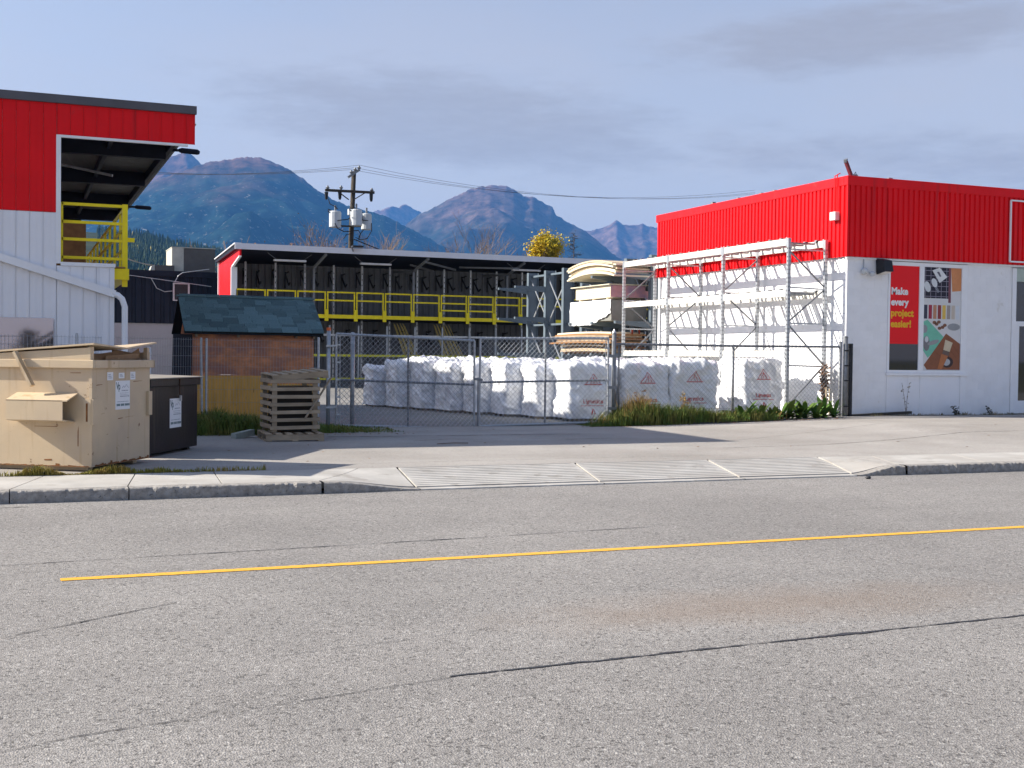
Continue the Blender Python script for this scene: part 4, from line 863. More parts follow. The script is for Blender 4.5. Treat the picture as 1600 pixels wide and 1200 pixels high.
def gate_leaf(label, tl, tr, bl, br, mids, hang):
    g = thing('gate_leaf', label, 'gate', (bl[0],FY,bl[1])); V = lambda p: Vector((p[0],FY,p[1])); TL,TR,BL,BR = map(V,(tl,tr,bl,br))
    for nm, a, b_ in (('top_rail',TL,TR),('bottom_rail',BL,BR),('stile',BL,TL),('stile',BR,TR)): MB().tube([a,b_], .024, 8).build(nm, GALV, g)
    MB().tube([BL.lerp(TL,.5), BR.lerp(TR,.5)], .022, 8).build('mid_rail', GALVD, g)
    for u in mids: MB().tube([BL.lerp(BR,u), TL.lerp(TR,u)], .022, 8).build('mid_stile', GALVD, g)
    m = MB(); o = Vector((0,-.03,0)); chainlink(m, BL+o, BR+o, TL+o, TR+o); m.build('chain_link', GALV, g)['kind'] = 'stuff'
    xs = .07 if hang > 0 else -.07; a, b_ = (BL, TL) if hang > 0 else (BR, TR)
    MB().tube([a+Vector((xs,-.02,.02)), b_+Vector((xs,-.02,-.04))], .008, 5).build('tension_bar', GALV, g)
    for k in range(5): c = a.lerp(b_, .12+.19*k); MB().bar(c+Vector((-.02 if hang > 0 else .02,-.03,0)), c+Vector((xs*1.15,-.03,0)), .015, .03).build('band', GALV, g)
    return g
g1 = gate_leaf('left leaf of the chain link gate, hung on the orange capped post', (5.79,1.99), (8.67,1.90), (5.80,.20), (8.68,.10), (.51,), 1)
g2 = gate_leaf('right leaf of the chain link gate, hung beside the pallet covers', (8.80,1.95), (11.72,2.0), (8.79,.15), (11.73,.21), (.5,), -1)
MB().tube([(8.74,FY-.03,.05),(8.745,FY-.03,1.15)], .012, 6).build('drop_rod', GALVD, g2); MB().bar((8.66,FY-.04,1.12),(8.84,FY-.04,1.10),.03,.05).build('latch', GALVD, g2)
gp = thing('gate_post', 'galvanised gate post with an orange painted cap beside the plywood shed', 'post', (5.64,FY,.15)); post(MB(), 5.64, .1, 2.05, .042, cap=False).build('tube', GALV, gp, True); MB().tube([(5.64,FY,2.05),(5.64,FY,2.11)], .044, 8).build('cap', mat('orange_cap',(.75,.16,.05),.5), gp)
for z in (1.75,.55): MB().bar((5.58,FY-.045,z),(5.80,FY-.035,z+.01),.03,.035).build('hinge', GALV, gp)
gp = thing('gate_post', 'thick galvanised post just behind the left gate leaf', 'post', (6.16,FY+.15,.15)); post(MB(), 6.16, .1, 2.0, .045, FY+.15).build('tube', GALV, gp, True)
gp = thing('gate_post', 'tall weathered gate post with pointed cap between the gate and the fence', 'post', (11.86,FY,.15)); post(MB(), 11.86, .1, 2.10, .05).build('tube', GALVD, gp, True); MB().tube([(11.86,FY,2.12),(11.86,FY,2.20)], [.05,.008], 8).build('cap', GALV, gp)
for z in (1.62,.5,.95): MB().bar((11.70,FY-.045,z),(11.92,FY-.045,z),.03,.06).build('hinge', GALVD, gp)
cf = thing('chain_link_fence', 'chain link fence with rails coloured dark as backlit between the gate and the store', 'fence', (11.9,FY,.17))  # backlit darkness of rails, posts and mesh is put into their colour
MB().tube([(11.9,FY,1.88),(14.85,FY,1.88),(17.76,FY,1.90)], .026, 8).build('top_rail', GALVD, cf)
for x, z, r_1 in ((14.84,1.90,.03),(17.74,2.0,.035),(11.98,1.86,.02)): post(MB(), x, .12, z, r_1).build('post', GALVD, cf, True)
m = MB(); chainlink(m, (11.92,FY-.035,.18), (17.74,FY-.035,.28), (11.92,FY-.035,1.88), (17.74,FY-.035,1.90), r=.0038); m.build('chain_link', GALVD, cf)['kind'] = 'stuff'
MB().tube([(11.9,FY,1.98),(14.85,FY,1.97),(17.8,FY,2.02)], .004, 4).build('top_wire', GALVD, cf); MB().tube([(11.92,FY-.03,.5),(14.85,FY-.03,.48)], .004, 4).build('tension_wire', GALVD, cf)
ep = thing('fence_end_post', 'steel end post coloured dark as backlit, strapped to the corner of the store', 'post', (17.9,FY,.25)); post(MB(), 17.88, .15, 2.12, .055).build('tube', GALVD, ep, True); MB().box(17.99,18.06,FY-.05,FY+.1,.2,1.98).build('side_channel', BLACKM, ep)
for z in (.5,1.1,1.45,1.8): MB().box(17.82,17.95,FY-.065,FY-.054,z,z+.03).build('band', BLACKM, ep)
for x, z1 in ((17.55,.95),(17.64,.92)): tag(MB().box(x,x+.03,FY+.25,FY+.27,.2,z1).build('wooden_stake', WOODL), 'thin wooden stake standing behind the fence near the store corner', 'stake', 'stakes behind the fence')

# ------------------------------------------------------------------ galvanised pallet rack along the store
pr = thing('pallet_rack', 'tall galvanised pallet rack with cream beams along the store side wall', 'rack', (17.4,28.4,.2))
XF, XR = 16.9, 17.95; FR = (24.2,27.07,29.92,32.6); ZT = 4.46
for i, y in enumerate(FR):
    for x in (XF, XR):
        MB().box(x-.04,x+.04,y-.035,y+.035,.12,ZT).build('upright', GALV, pr)
        h = MB(); z = .3
        while z < 4.3:
            h.box(x-.0425,x-.0402,y-.012,y+.012,z,z+.035); h.box(x-.025,x-.013,y-.0375,y-.0352,z,z+.035); h.box(x+.013,x+.025,y-.0375,y-.0352,z,z+.035); z += .10
        h.build('slot_row', BLACKM, pr)['kind'] = 'stuff'
        MB().box(x-.08,x+.08,y-.07,y+.07,.10,.13).build('base_plate', GALVD, pr)
    zs = [.45,1.45,2.45,3.30,4.20]; 
    for k, z in enumerate(zs): MB().bar((XF+.04,y,z),(XR-.04,y,z-.02*(k%2)),.03,.035).build('frame_strut', GALV, pr)
    for k in range(4):
        a, b_ = (XF+.04,zs[k]+.05), (XR-.04,zs[k+1]-.05)
        if (k+i) % 2: a, b_ = (XR-.04,zs[k]+.05), (XF+.04,zs[k+1]-.05)
        MB().bar((a[0],y+.012,a[1]),(b_[0],y+.012,b_[1]),.025,.035).build('frame_diagonal', GALVD, pr)
for i in range(3):
    ya, yb = FR[i]+.036, FR[i+1]-.036
    for z in (4.31,3.10,1.66):
        for x in (XF, XR):
            if z < 2 and x == XR and i == 0: continue
            MB().box(x-.03,x+.03,ya,yb,z-.02,z+.14,.006).build('beam', CREAM, pr)
            for yy in (ya, yb): MB().box(x-.034,x-.031,min(yy,yy+.05*(1 if yy==ya else -1)),max(yy,yy+.05*(1 if yy==ya else -1)),z-.04,z+.17).build('beam_connector', GALV, pr)
    for z, n in ((4.451,6),(3.241,6)):
        for k in range(n):
            y = ya+(yb-ya)*(k+.6)/n; MB().prism([(XF-.03,y-.042,z+.03),(XF+.06,y-.042,z+.03),(XF+.10,y-.042,z-.05),(XR-.10,y-.042,z-.05),(XR-.06,y-.042,z+.03),(XR+.03,y-.042,z+.03),(XR+.03,y-.042,z+.005),(XR-.08,y-.042,z+.005),(XR-.11,y-.042,z-.09),(XF+.11,y-.042,z-.09),(XF+.08,y-.042,z+.005),(XF-.03,y-.042,z+.005)], (0,.085,0)).build('cross_bar', GALVD, pr)
for k in range(13): y = 24.5+.145*k; MB().box(XF+.04,XR-.04,y,y+.05,3.20,3.225).build('deck_slat', CREAM, pr)

# ------------------------------------------------------------------ cantilever rack with boards
ca = thing('cantilever_rack', 'blue grey cantilever rack with braced columns behind the store', 'rack', (18.5,38,.17))
CXX = 18.5; CY = [pt(px,560,X=CXX).y for px in (1023,984,948,915,886,858,831)]
for i, y in enumerate(CY):
    H_ = 4.80
    c = MB(); c.box(CXX-.20,CXX+.20,y-.012,y+.012,.15,H_); c.box(CXX-.212,CXX-.198,y-.09,y+.09,.15,H_); c.box(CXX+.198,CXX+.212,y-.09,y+.09,.15,H_); c.build('column', CANT, ca)
    MB().box(CXX-1.5,CXX+.3,y-.09,y+.09,.13,.33).build('base_arm', CANT, ca)
    for z in ((1.62,2.62 if i < 3 else 2.95,4.1) if i in (0,1,2,5,6) else ()): MB().prism([(CXX-.213,y-.06,z-.12),(CXX-.213,y-.06,z+.1),(CXX-1.42,y-.06,z+.1),(CXX-1.42,y-.06,z+.02)], (0,.12,0)).build('arm', CANT, ca)
for i in range(6):
    a, b_ = CY[i], CY[i+1]
    for z in (.9,2.75,4.62): MB().box(CXX-.04,CXX+.04,a+.013,b_-.013,z,z+.07).build('tie_beam', CANT, ca)
    if i in (0,2,4,5):
        MB().bar((CXX-.06,a+.02,2.9),(CXX-.06,b_-.02,4.5),.03,.05).build('x_brace', GALV, ca); MB().bar((CXX-.02,a+.02,4.5),(CXX-.02,b_-.02,2.9),.03,.05).build('x_brace', GALV, ca); MB().bar((CXX-.06,a+.02,1.1),(CXX-.06,b_-.02,2.6),.03,.05).build('x_brace', GALV, ca)
LX, LYN = 17.18, CY[0]+.55
def boards(nm, label, x0, x1, y0, y1, z0, n, th, mats, sag=.0, jit=.1):
    t = thing(nm, label, 'boards', ((x0+x1)/2,(y0+y1)/2,z0))
    for k in range(n):
        m_ = MB(); N_ = 8; a, b_ = y0+random.uniform(-jit,jit), y1+random.uniform(-jit,jit); dx = random.uniform(-jit,jit)*.6; z = z0+k*th
        for q in range(N_+1):
            f = q/N_; dz = -sag*(2*f-1)**2*(1-.0*k)
            for xx in (x0+dx, x1+dx): m_.v += [(xx, a+(b_-a)*f, z+dz), (xx, a+(b_-a)*f, z+th*.86+dz)]
        for q in range(N_): c = 4*q; m_.f += [(c,c+4,c+6,c+2),(c+1,c+3,c+7,c+5),(c,c+1,c+5,c+4),(c+2,c+6,c+7,c+3)]
        m_.f += [(0,2,3,1),(4*N_,4*N_+1,4*N_+3,4*N_+2)]; m_.build('board', mats[k % len(mats)], t)
    return t
SHEET = mat('cream_sheet', (.66,.60,.46), .7, var=.06, rand=.10); PINKP = mat('pink_wrap', (.50,.25,.27), .6, var=.12, scale=6, col2=(.30,.20,.30))
boards('sheet_stack', 'warped pale sheets drooping over the top arms of the cantilever rack', LX-.1, LX+1.25, LYN-.5, LYN+2.9, 4.25, 8, .055, [SHEET, WOODL, SHEET], .16, .16)
sp = thing('sheet_pack', 'square cream sheet pack with pink wrapped end on the cantilever rack', 'sheet pack', (LX+.6,LYN+1,3.42))
for k in range(7): MB().box(LX,LX+1.22,LYN-.05,LYN+2.5,3.47+.055*k,3.47+.055*k+.051).build('sheet', SHEET, sp)
MB().box(LX+.005,LX+1.215,LYN-.058,LYN-.051,3.475,3.85).build('wrapped_end', PINKP, sp); MB().box(LX-.1,LX+1.3,LYN-.15,LYN+2.7,3.857,3.885).build('cover_sheet', SHEET, sp)
for y in (LYN+.2,LYN+1.2,LYN+2.2): MB().box(LX+.02,LX+1.2,y,y+.08,3.385,3.468).build('bearer', WOODL, sp)
MB().box(LX+1.3,LX+1.9,LYN+.1,LYN+1.6,3.40,3.70).build('small_pack', PINKP, sp)
tp = thing('tarped_pack', 'white tarpaulin wrapped sheet pack under the cream sheets on the cantilever rack', 'sheet pack', (LX+.6,LYN+1,2.73))
MB().box(LX+.01,LX+1.25,LYN-.1,LYN+2.7,2.74,3.38).build('sheets', mat('grey_board',(.22,.22,.20),.7), tp)
m = MB(); NX = 40
for i in range(NX+1):
    y = LYN-.12+(3.0)*i/NX; low = 2.62+.34*max(0, 1-(i/NX)*2.2)+.05*noise.noise(Vector((i*.35,0,0))); 
    for j in range(9):
        f = j/8; z = 3.40-(3.40-low)*f; x = LX-.02-.03*noise.noise(Vector((i*.5,j*.5,3)))-.02*noise.noise(Vector((i*1.3,j*.4,1))) - .02*f; m.v.append((x, y, z))
    m.v.append((LX+.9, y, 3.415))
for i in range(NX):
    for j in range(8): m.f.append((i*10+j, i*10+j+1, (i+1)*10+j+1, (i+1)*10+j))
    m.f.append((i*10+9, i*10, (i+1)*10, (i+1)*10+9))
m.build('tarpaulin', TARP, tp, True)
for k, (z, n_, ms, lab) in enumerate(((1.72,5,[WOODB,PALW,WOODL],'untidy fresh boards on the lower arms of the cantilever rack'),(2.04,3,[WOODB,PALW,WOODB],'untidy brown boards on top of the fresh boards on the cantilever rack'),(2.24,3,[PALW,WOODB,SHEET],'slanting mixed boards topmost on the lower arms of the cantilever rack'))): boards('lumber_stack', lab, LX-.15-.1*(k==1), LX+1.0, LYN-.3-.4*(k==1), LYN+3.2+.3*k, z, n_, .06, ms, .03, .25)
for k in range(9): 
    y = LYN+.3*k; 
tb = thing('step_ladder', 'red and grey step ladder standing behind the pallet rack', 'ladder', (18.0,33.6,.17)); 
for dx in (-.2,.2): MB().bar((18.0+dx,33.6,.17),(18.0+dx*.6,33.9,2.5),.03,.07).build('side_rail', mat('ladder_red',(.42,.08,.04),.5), tb); MB().bar((18.0+dx,34.5,.17),(18.0+dx*.6,33.95,2.5),.03,.05).build('rear_leg', GALV, tb)
for k in range(7): f = .12*(k+1); MB().bar((17.8+.08*f,33.6+.3*f,.17+2.33*f),(18.2-.08*f,33.6+.3*f,.17+2.33*f),.07,.025).build('step', GALV, tb)

# ------------------------------------------------------------------ plastic-covered pallets in the yard
HX, HY, HH = .575, .525, 1.27
def cover_surf(p, seed):
    x, y, z = p; rr = .10; q = Vector((max(-HX+rr, min(HX-rr, x)), max(-HY+rr, min(HY-rr, y)), min(HH-rr, z))); d = Vector(p)-q
    n_ = d.normalized() if d.length > 1e-6 else Vector((0,0,1)); P = q + n_*rr; S = Vector((seed*7.3, seed*3.1, 0))
    a = .045*noise.noise(P*1.9+S) + .028*noise.noise(Vector((P.x*6, P.y*6, P.z*1.6))+S) + .008*noise.noise(Vector((P.x*13+P.z*5, P.y*13-P.z*4, P.z*4))+S)
    c2 = 1-abs(noise.noise(Vector((P.x*7+P.z*6, P.y*7-P.z*5, P.z*3))+S*3)); a += .020*max(0, c2-.80)/.20 
    rid = 1-abs(noise.noise(Vector((P.x*4+P.z*2.2, P.y*4-P.z*1.6, P.z*2.4))+S*2)); a += .045*max(0, rid-.75)/.25
    if z < .28: a += (.28-z)*.10*(.5+noise.noise(Vector((P.x*8, P.y*8, 3))+S))
    if z > HH*.8: a += .075*noise.noise(Vector((P.x*5, P.y*5, 1))+S) + .02*noise.noise(Vector((P.x*10, P.y*10, 1))+S)
    return P + n_*a
def cover_mesh(seed):
    mb = MB(); n = 30; nz = 34
    def grid(f, a, b_):
        o = len(mb.v)
        for i in range(a+1):
            for j in range(b_+1): mb.v.append(tuple(cover_surf(f(i/a, j/b_), seed)))
        for i in range(a):
            for j in range(b_): mb.f.append((o+i*(b_+1)+j, o+(i+1)*(b_+1)+j, o+(i+1)*(b_+1)+j+1, o+i*(b_+1)+j+1))
    z0 = .06
    grid(lambda u,v: (-HX+2*HX*u,-HY,z0+(HH-z0)*v), n, nz); grid(lambda u,v: (-HX+2*HX*u,HY,z0+(HH-z0)*v), n, nz)
    grid(lambda u,v: (-HX,-HY+2*HY*u,z0+(HH-z0)*v), n, nz); grid(lambda u,v: (HX,-HY+2*HY*u,z0+(HH-z0)*v), n, nz)
    grid(lambda u,v: (-HX+2*HX*u,-HY+2*HY*v,HH), n, n)
    me = mb.mesh('cover', TARP, smooth=True); bm = bmesh.new(); bm.from_mesh(me); bmesh.ops.remove_doubles(bm, verts=bm.verts, dist=1e-4); bmesh.ops.recalc_face_normals(bm, faces=bm.faces); bm.to_mesh(me); bm.free()
    me.polygons.foreach_set('use_smooth', [True]*len(me.polygons)); return me
def wrap_front(vs, seed):
    out = []
    for x, z in vs: p = cover_surf((x, -HY, z), seed); out.append((p.x, p.y-.012, p.z))
    return out
COVERS = [cover_mesh(s) for s in range(6)]
LOGO = text_mesh('Lignetics', .135, .003, 0, 'CENTER')
def logo_mesh(seed):
    mt = MB(); mt.add(wrap_front([(v.x, .40+v.y) for v in LOGO[0]], seed), LOGO[1]); mb = MB()
    def line(a, b_, w):
        k = 8; P = []
        dx, dz = b_[0]-a[0], b_[1]-a[1]; l = math.hypot(dx, dz); nx, nz = -dz/l*w/2, dx/l*w/2
        for i in range(k+1): f = i/k; P += [(a[0]+dx*f+nx, a[1]+dz*f+nz), (a[0]+dx*f-nx, a[1]+dz*f-nz)]
        mb.add(wrap_front(P, seed), [(2*i,2*i+1,2*i+3,2*i+2) for i in range(k)])
    line((-.30,.345),(.30,.345),.014); line((-.21,.82),(.21,.82),.022)
    for a, b_ in (((-.17,.84),(0,1.06)),((.17,.84),(0,1.06)),((-.09,.84),(0,.98)),((.09,.84),(0,.98)),((0,.84),(0,1.0))): line(a, b_, .016)
    line((-.03,.14),(0,.28),.03); line((.05,.16),(.02,.27),.02)
    return mt.mesh('lettering', PRINT), mb.mesh('emblem', PRINT)
LOGOS = [logo_mesh(s) for s in range(6)]
pbm = MB()
for y in (-.45,0,.45): pbm.box(-.55,.55,y-.04,y+.04,0,.10)
for k in range(5): x = -.5+.25*k; pbm.box(x-.05,x+.05,-.5,.5,.1005,.12)
pbm = pbm.mesh('pallet_base', PALW)
gz = lambda x, y: lotz(x, 23.2)*max(0,1-(y-24)/12)+.155*min(1,(y-24)/12) if y > 24 else lotz(x, 23.2)
def covered(x, y, rz, s, label, group=None, logo=False, hs=1.0, ws=1.0):
    t = thing('covered_pallet', label, 'covered pallet', (x, y, gz(x,y)), R(rz), group)
    c = link('cover', COVERS[s], t, scl=(ws,1,hs)); link('pallet_base', pbm, t, scl=(ws*.97,.97,1))
    if logo: link('lettering', LOGOS[s][0], c); link('emblem', LOGOS[s][1], c)['kind'] = 'stuff'
    return t
GA = 'covered pallets by the fence'; LA = 'white covered pallet with red tree logo behind the fence'
covered(12.0,25.0,-6,0,'white plastic covered pallet with red print at the corner where the two rows meet',None,True,1.0)
covered(13.27,24.95,2,1,LA+', beside the gate post',GA,True,1.02,1.04); covered(14.52,24.9,-3,2,LA+', at the middle fence post',GA,True,1.03,1.04)
covered(16.85,25.65,3,3,'white plastic covered pallet with red lettering standing inside the pallet rack',None,True,1.03)
ORD = ('','first','second','third','fourth','fifth','sixth','seventh'); GB = 'covered pallets in the long row'; LB = 'white plastic covered pallet in the long row behind the gate'
for k in range(1,8): covered(12.0-.34*k, 25.0+1.10*k, random.uniform(-7,5), (k*2+1) % 6, ORD[k]+' white covered pallet back from the corner pallet in the row behind the gate', GB, False, (1.0+random.uniform(-.04,.05))*(.88 if k == 7 else 1))
GC = 'covered pallets in the inner rows'; LC = 'white plastic covered pallet in the inner rows, only its top showing'
for k in range(1,8): covered(13.25-.33*k, 25.15+1.10*k, random.uniform(-6,6), (k+3) % 6, ORD[k]+' white covered pallet back in the inner row, only its top showing', GC, False, 1.02+random.uniform(-.03,.05))
for x, y in ((14.35,26.2),(14.2,27.4),(15.55,27.2),(15.5,28.4)): covered(x, y, random.uniform(-6,6), random.randrange(6), LC if x < 15 else ('first' if y < 28 else 'second')+' white covered pallet back from the fence in the gap beside the pallet rack', GC if x < 15 else 'covered pallets in the gap', False, 1.03)
bp_ = thing('bag_bundle', 'torn white bag with brown scraps on the covered pallet inside the rack', 'bag', (17.0,25.2,1.44))
b = MB(); ball(b, (17.0,25.3,1.46), .16, 10, 1.6, 1.0, .55); b.build('bag', TARP, bp_, True)

# ------------------------------------------------------------------ utility pole, transformers, wires
PX = pt(548,385,Y=62); PT = pt(553,268,Y=62); lean = (PT.x-PX.x)/(PT.z-PX.z)
up = thing('utility_pole', 'dark wooden utility pole with crossarm and three grey transformers', 'utility pole', (PX.x-lean*PX.z,62,0)); UX = lambda z: PX.x+lean*(z-PX.z)
MB().tube([(UX(0),62,0),(UX(PT.z),62,PT.z)], [.17,.12], 10).build('pole', POLE, up, True)
def P62(px, py): return pt(px, py, Y=61.8)
MB().bar(P62(508,297), P62(585,301), .10, .13).build('crossarm', POLE, up); MB().bar(P62(544,277), P62(562,265), .12,.12).build('top_bracket', GALVD, up)
for a, b_ in (((529,300),(545,312)),((571,301),(551,313))): MB().bar(P62(*a), P62(*b_), .05,.05).build('brace', POLE, up)
for px, py in ((512,294),(533,294),(581,298),(549,270),(555,266),(561,263)): MB().tube([P62(px,py+2),P62(px,py-1),P62(px,py-2),P62(px,py-4)], [.04,.11,.06,.05], 8).build('insulator', GALVD, up)
for px, py in ((510,300),(531,300),(580,303)): MB().tube([P62(px,py),P62(px,py+9),P62(px,py+12)], [.10,.08,.05], 6).build('fuse_cutout', BLACKM, up)
for i, (px, py, w, dy) in enumerate(((523,343,.31,0),(552,342,.30,-.5),(571,347,.27,-.1))):
    c = P62(px, py)+Vector((0,-.1+dy,0)); t = MB().tube([c+Vector((0,0,-.42)),c+Vector((0,0,-.40)),c+Vector((0,0,.36)),c+Vector((0,0,.42))], [w*.9,w,w,w*.85], 14).build('transformer', PORC, up)
    MB().tube([c+Vector((.0,0,.42)),c+Vector((0,0,.72))], .05, 6).build('bushing', GALVD, t); MB().tube([c+Vector((-w*.8,-.05,.30)),c+Vector((-w*1.25,-.05,.38)),c+Vector((-w*1.2,-.05,.48)),c+Vector((-w*.7,-.05,.44))], .03, 5).build('lug', BLACKM, t)
MB().bar(P62(525,353), P62(575,354), .08,.08).build('transformer_arm', POLE, up); MB().tube([P62(548,327),P62(548,336)], .17, 10).build('band', PORC, up)
for pts_ in (((510,312),(512,320),(520,324),(524,328)),((520,350),(524,358),(534,363),(545,363)),((548,362),(556,361),(560,366),(557,372)),((577,350),(577,362),(570,374),(560,376),(552,372)),((533,374),(538,368),(546,366)),((556,340),(560,330),(563,345)),((565,360),(560,366),(557,376)),((524,346),(540,344),(548,338),(560,345),(572,346))): MB().tube([P62(*q)+Vector((0,-.45,0)) for q in pts_], .025, 5).build('cable', WIRE, up)
def wire(label, a, b_, sag, r, mid=12, grp=None):
    a, b_ = Vector(a), Vector(b_); return tag(MB().tube([a.lerp(b_, k/mid)+Vector((0,0,-sag*4*(k/mid)*(1-k/mid))) for k in range(mid+1)], r, 4, False).build('power_line', WIRE), label, 'power line', grp)
GW = 'overhead conductors of the utility pole'
for k, (px, py, rx, ry, lx, ly) in enumerate(((549,269,1180,297,100,256),(555,266,1180,301,100,259),(562,262,1180,303,100,264))):
    wire('thin overhead power line running from the pole top towards the store', P62(px,py-4), pt(rx,ry,Y=66), .9, .009, grp=GW); wire('thin overhead power line running from the pole top towards the lumber building', P62(px,py-4), pt(lx,ly,Y=72), .4, .009, grp='overhead conductors towards the lumber building')
wire('thick black service cable sagging from the utility pole over the storage shed roof', P62(553,374), pt(1000,408,Y=60), 1.4, .035)
for k, (a, b_) in enumerate((((190,402),(400,385)),((190,400),(400,398)))): wire(('upper' if k == 0 else 'lower')+' dark cable crossing above the navy building towards the storage shed', pt(*a,Y=75), pt(*b_,Y=66), .8, .03)

# ------------------------------------------------------------------ trees behind the shed
def bare_tree(name, label, x, y, h, seed, spread=.5, m=TWIG, depth=5, leaves=None, nleaf=0, trunk=.16, cone=False, grp=None, lsize=.3, ball_r=0):
    rnd = random.Random(seed); t = thing(name, label, 'tree', (x,y,0), group=grp); tr = MB(); cr_ = MB(); tips = []
    def grow(p, d, l, r, k):
        q = p + d*l; mid_ = p.lerp(q, .5) + Vector((rnd.uniform(-1,1),rnd.uniform(-1,1),0))*l*.06
        (tr if k <= 1 else cr_).tube([p, mid_, q], [r, r*.85, r*.7], 5 if k < 2 else 3, False)
        if k >= depth: tips.append(q); return
        if k >= 2: tips.append(q)
        for c in range(3 if k else 4):
            a = rnd.uniform(0, 6.28); e = Vector((math.cos(a), math.sin(a), 0))*spread*rnd.uniform(.5,1.3)
            grow(p.lerp(q, rnd.uniform(.55,1)), (d+e+Vector((0,0,.12))).normalized(), l*rnd.uniform(.60,.82), r*.58, k+1)
    if cone:
        tr.tube([(x,y,0),(x,y,h)], [trunk, .03], 6)
        for k in range(70):
            z = h*(.45+.55*k/70); L_ = (h-z)*.30+.25; a = rnd.uniform(0,6.28); q = Vector((x+math.cos(a)*L_, y+math.sin(a)*L_, z+rnd.uniform(-.1,.35))); cr_.tube([(x,y,z), q], [.035,.012], 3, False)
            for w in range(5): f = rnd.uniform(.4,1); o = Vector((x,y,z)).lerp(q, f); cr_.tube([o, o+Vector((rnd.uniform(-.5,.5),rnd.uniform(-.5,.5),rnd.uniform(-.1,.3)))], .014, 3, False); tips.append(o)
    else: grow(Vector((x,y,0)), Vector((rnd.uniform(-.05,.05),0,1)), h*.36, trunk, 0)
    tr.build('trunk', BARK, t)
    if cr_.v: cr_.build('branches', m, t)
    if leaves:
        lv = MB()
        if ball_r:
            tips = []
            for k in range(90):
                v = Vector((rnd.gauss(0,1),rnd.gauss(0,1),rnd.gauss(0,1))).normalized()*rnd.uniform(.55,1.0)*ball_r; tips.append(Vector((x,y,h))+Vector((v.x,v.y,v.z*.8-ball_r*.8)))
        for k in range(nleaf):
            c = Vector(rnd.choice(tips)) + Vector((rnd.gauss(0,1),rnd.gauss(0,1),rnd.gauss(0,1)))*lsize*1.2; a = Vector((rnd.gauss(0,1),rnd.gauss(0,1),rnd.gauss(0,1))).normalized()*lsize*rnd.uniform(.5,1); b_ = a.orthogonal().normalized()*lsize*.55
            lv.quad(c-a*.5, c+b_*.5, c+a*.5, c-b_*.5)
        lv.build('crown', leaves, t)
    return t
def top(px, py, Y): p = pt(px, py, Y=Y); return p.x, p.y, p.z
x, y, z = top(852,368,130); bare_tree('yellow_tree', 'round yellow autumn tree showing above the storage shed roof', x, y, z*1.0, 5, .42, TWIG, 4, YLEAF, 5200, .3, lsize=.36, ball_r=1.75)
x, y, z = top(897,366,135); bare_tree('bare_conifer', 'sparse dark conifer beside the yellow tree above the shed roof', x, y, z, 8, m=mat('dark_twig',(.05,.045,.05),.95), trunk=.2, cone=True, leaves=mat('dark_needles',(.035,.045,.04),.9,var=.4), nleaf=260, lsize=.22)
for i, (px, py, Y, s, lab) in enumerate(((722,372,125,11,'bare brown tree above the middle of the storage shed roof'),(512,372,110,12,'low reddish bare tree left of the utility pole'),(585,374,110,14,'low bare tree right of the utility pole'),(345,360,100,13,'tall bare grey tree between the navy building and the storage shed'),(318,372,100,21,'smaller bare tree left of the tall bare grey tree'),(400,366,95,17,'bare tree with a few rusty leaves above the red end of the storage shed'))):
    x, y, z = top(px, py, Y); bare_tree('bare_tree', lab, x, y, z*(1.22 if i < 3 else .98), s, .5, TWIG, 5 if i < 3 else 4, DEAD if i in (1,5) else None, 120, .17, lsize=.25)

# ------------------------------------------------------------------ weeds, grass, litter
def blade(mb, x, y, z, h, rnd, w=.008, lean=.5):
    a = rnd.uniform(0,6.28); l = h*lean*rnd.uniform(.3,1.2); dx, dy = math.cos(a)*l, math.sin(a)*l; nx, ny = -math.sin(a)*w, math.cos(a)*w
    n = len(mb.v); mb.v += [(x-nx,y-ny,z),(x+nx,y+ny,z),(x+dx*.35-nx*.8,y+dy*.35-ny*.8,z+h*.6),(x+dx*.35+nx*.8,y+dy*.35+ny*.8,z+h*.6),(x+dx,y+dy,z+h*rnd.uniform(.8,1))]; mb.f += [(n,n+1,n+3,n+2),(n+2,n+3,n+4)]
def grass(name, label, n, xf, yf, hf, m, seed, w=.008, lean=.5, cat='grass'):
    rnd = random.Random(seed); mb = MB()
    for _ in range(n):
        x = xf(rnd); y = yf(rnd, x); h = hf(rnd, x, y)
        if h > .015: blade(mb, x, y, (lotz(x,y) if y < 23.2 else lotz(x,23.2))-.01 if y > 15.1 else .13, h, rnd, w, lean)
    return tag(mb.build(name, m), label, cat, kind='stuff')
cl = lambda x, s: .55+.9*noise.noise(Vector((x*2.3, s, 0)))
grass('grass', 'yellowing grass tuft strip along the back of the sidewalk by the tan dumpster', 2600, lambda r: r.uniform(.0,2.9) if r.random() < .25 else r.gauss(.8,.5), lambda r,x: 15.14+abs(r.gauss(0,.06)), lambda r,x,y: .13*cl(x,1)*r.uniform(.4,1.2), leafmat('yellow_grass',(.22,.21,.04),(.30,.22,.06)), 1, .006)
grass('grass', 'long green grass in front of the plywood shed and wire fence', 5200, lambda r: r.uniform(2.6,4.25), lambda r,x: 21.3+2.0*r.random()**.8, lambda r,x,y: (.22+.42*max(0,cl(x,2)*.9)*max(0,1-abs(x-3.55)/.9))*r.uniform(.5,1.2), GRASS, 2, .008, .6)
grass('grass', 'short green weeds at the foot of the orange capped gate post', 2200, lambda r: 4.7+2.0*r.random()**1.3, lambda r,x: 21.7+1.5*r.random(), lambda r,x,y: .20*max(.2,1-(x-4.8)/2.0)*r.uniform(.4,1.3), GRASS, 3, .009, .6)
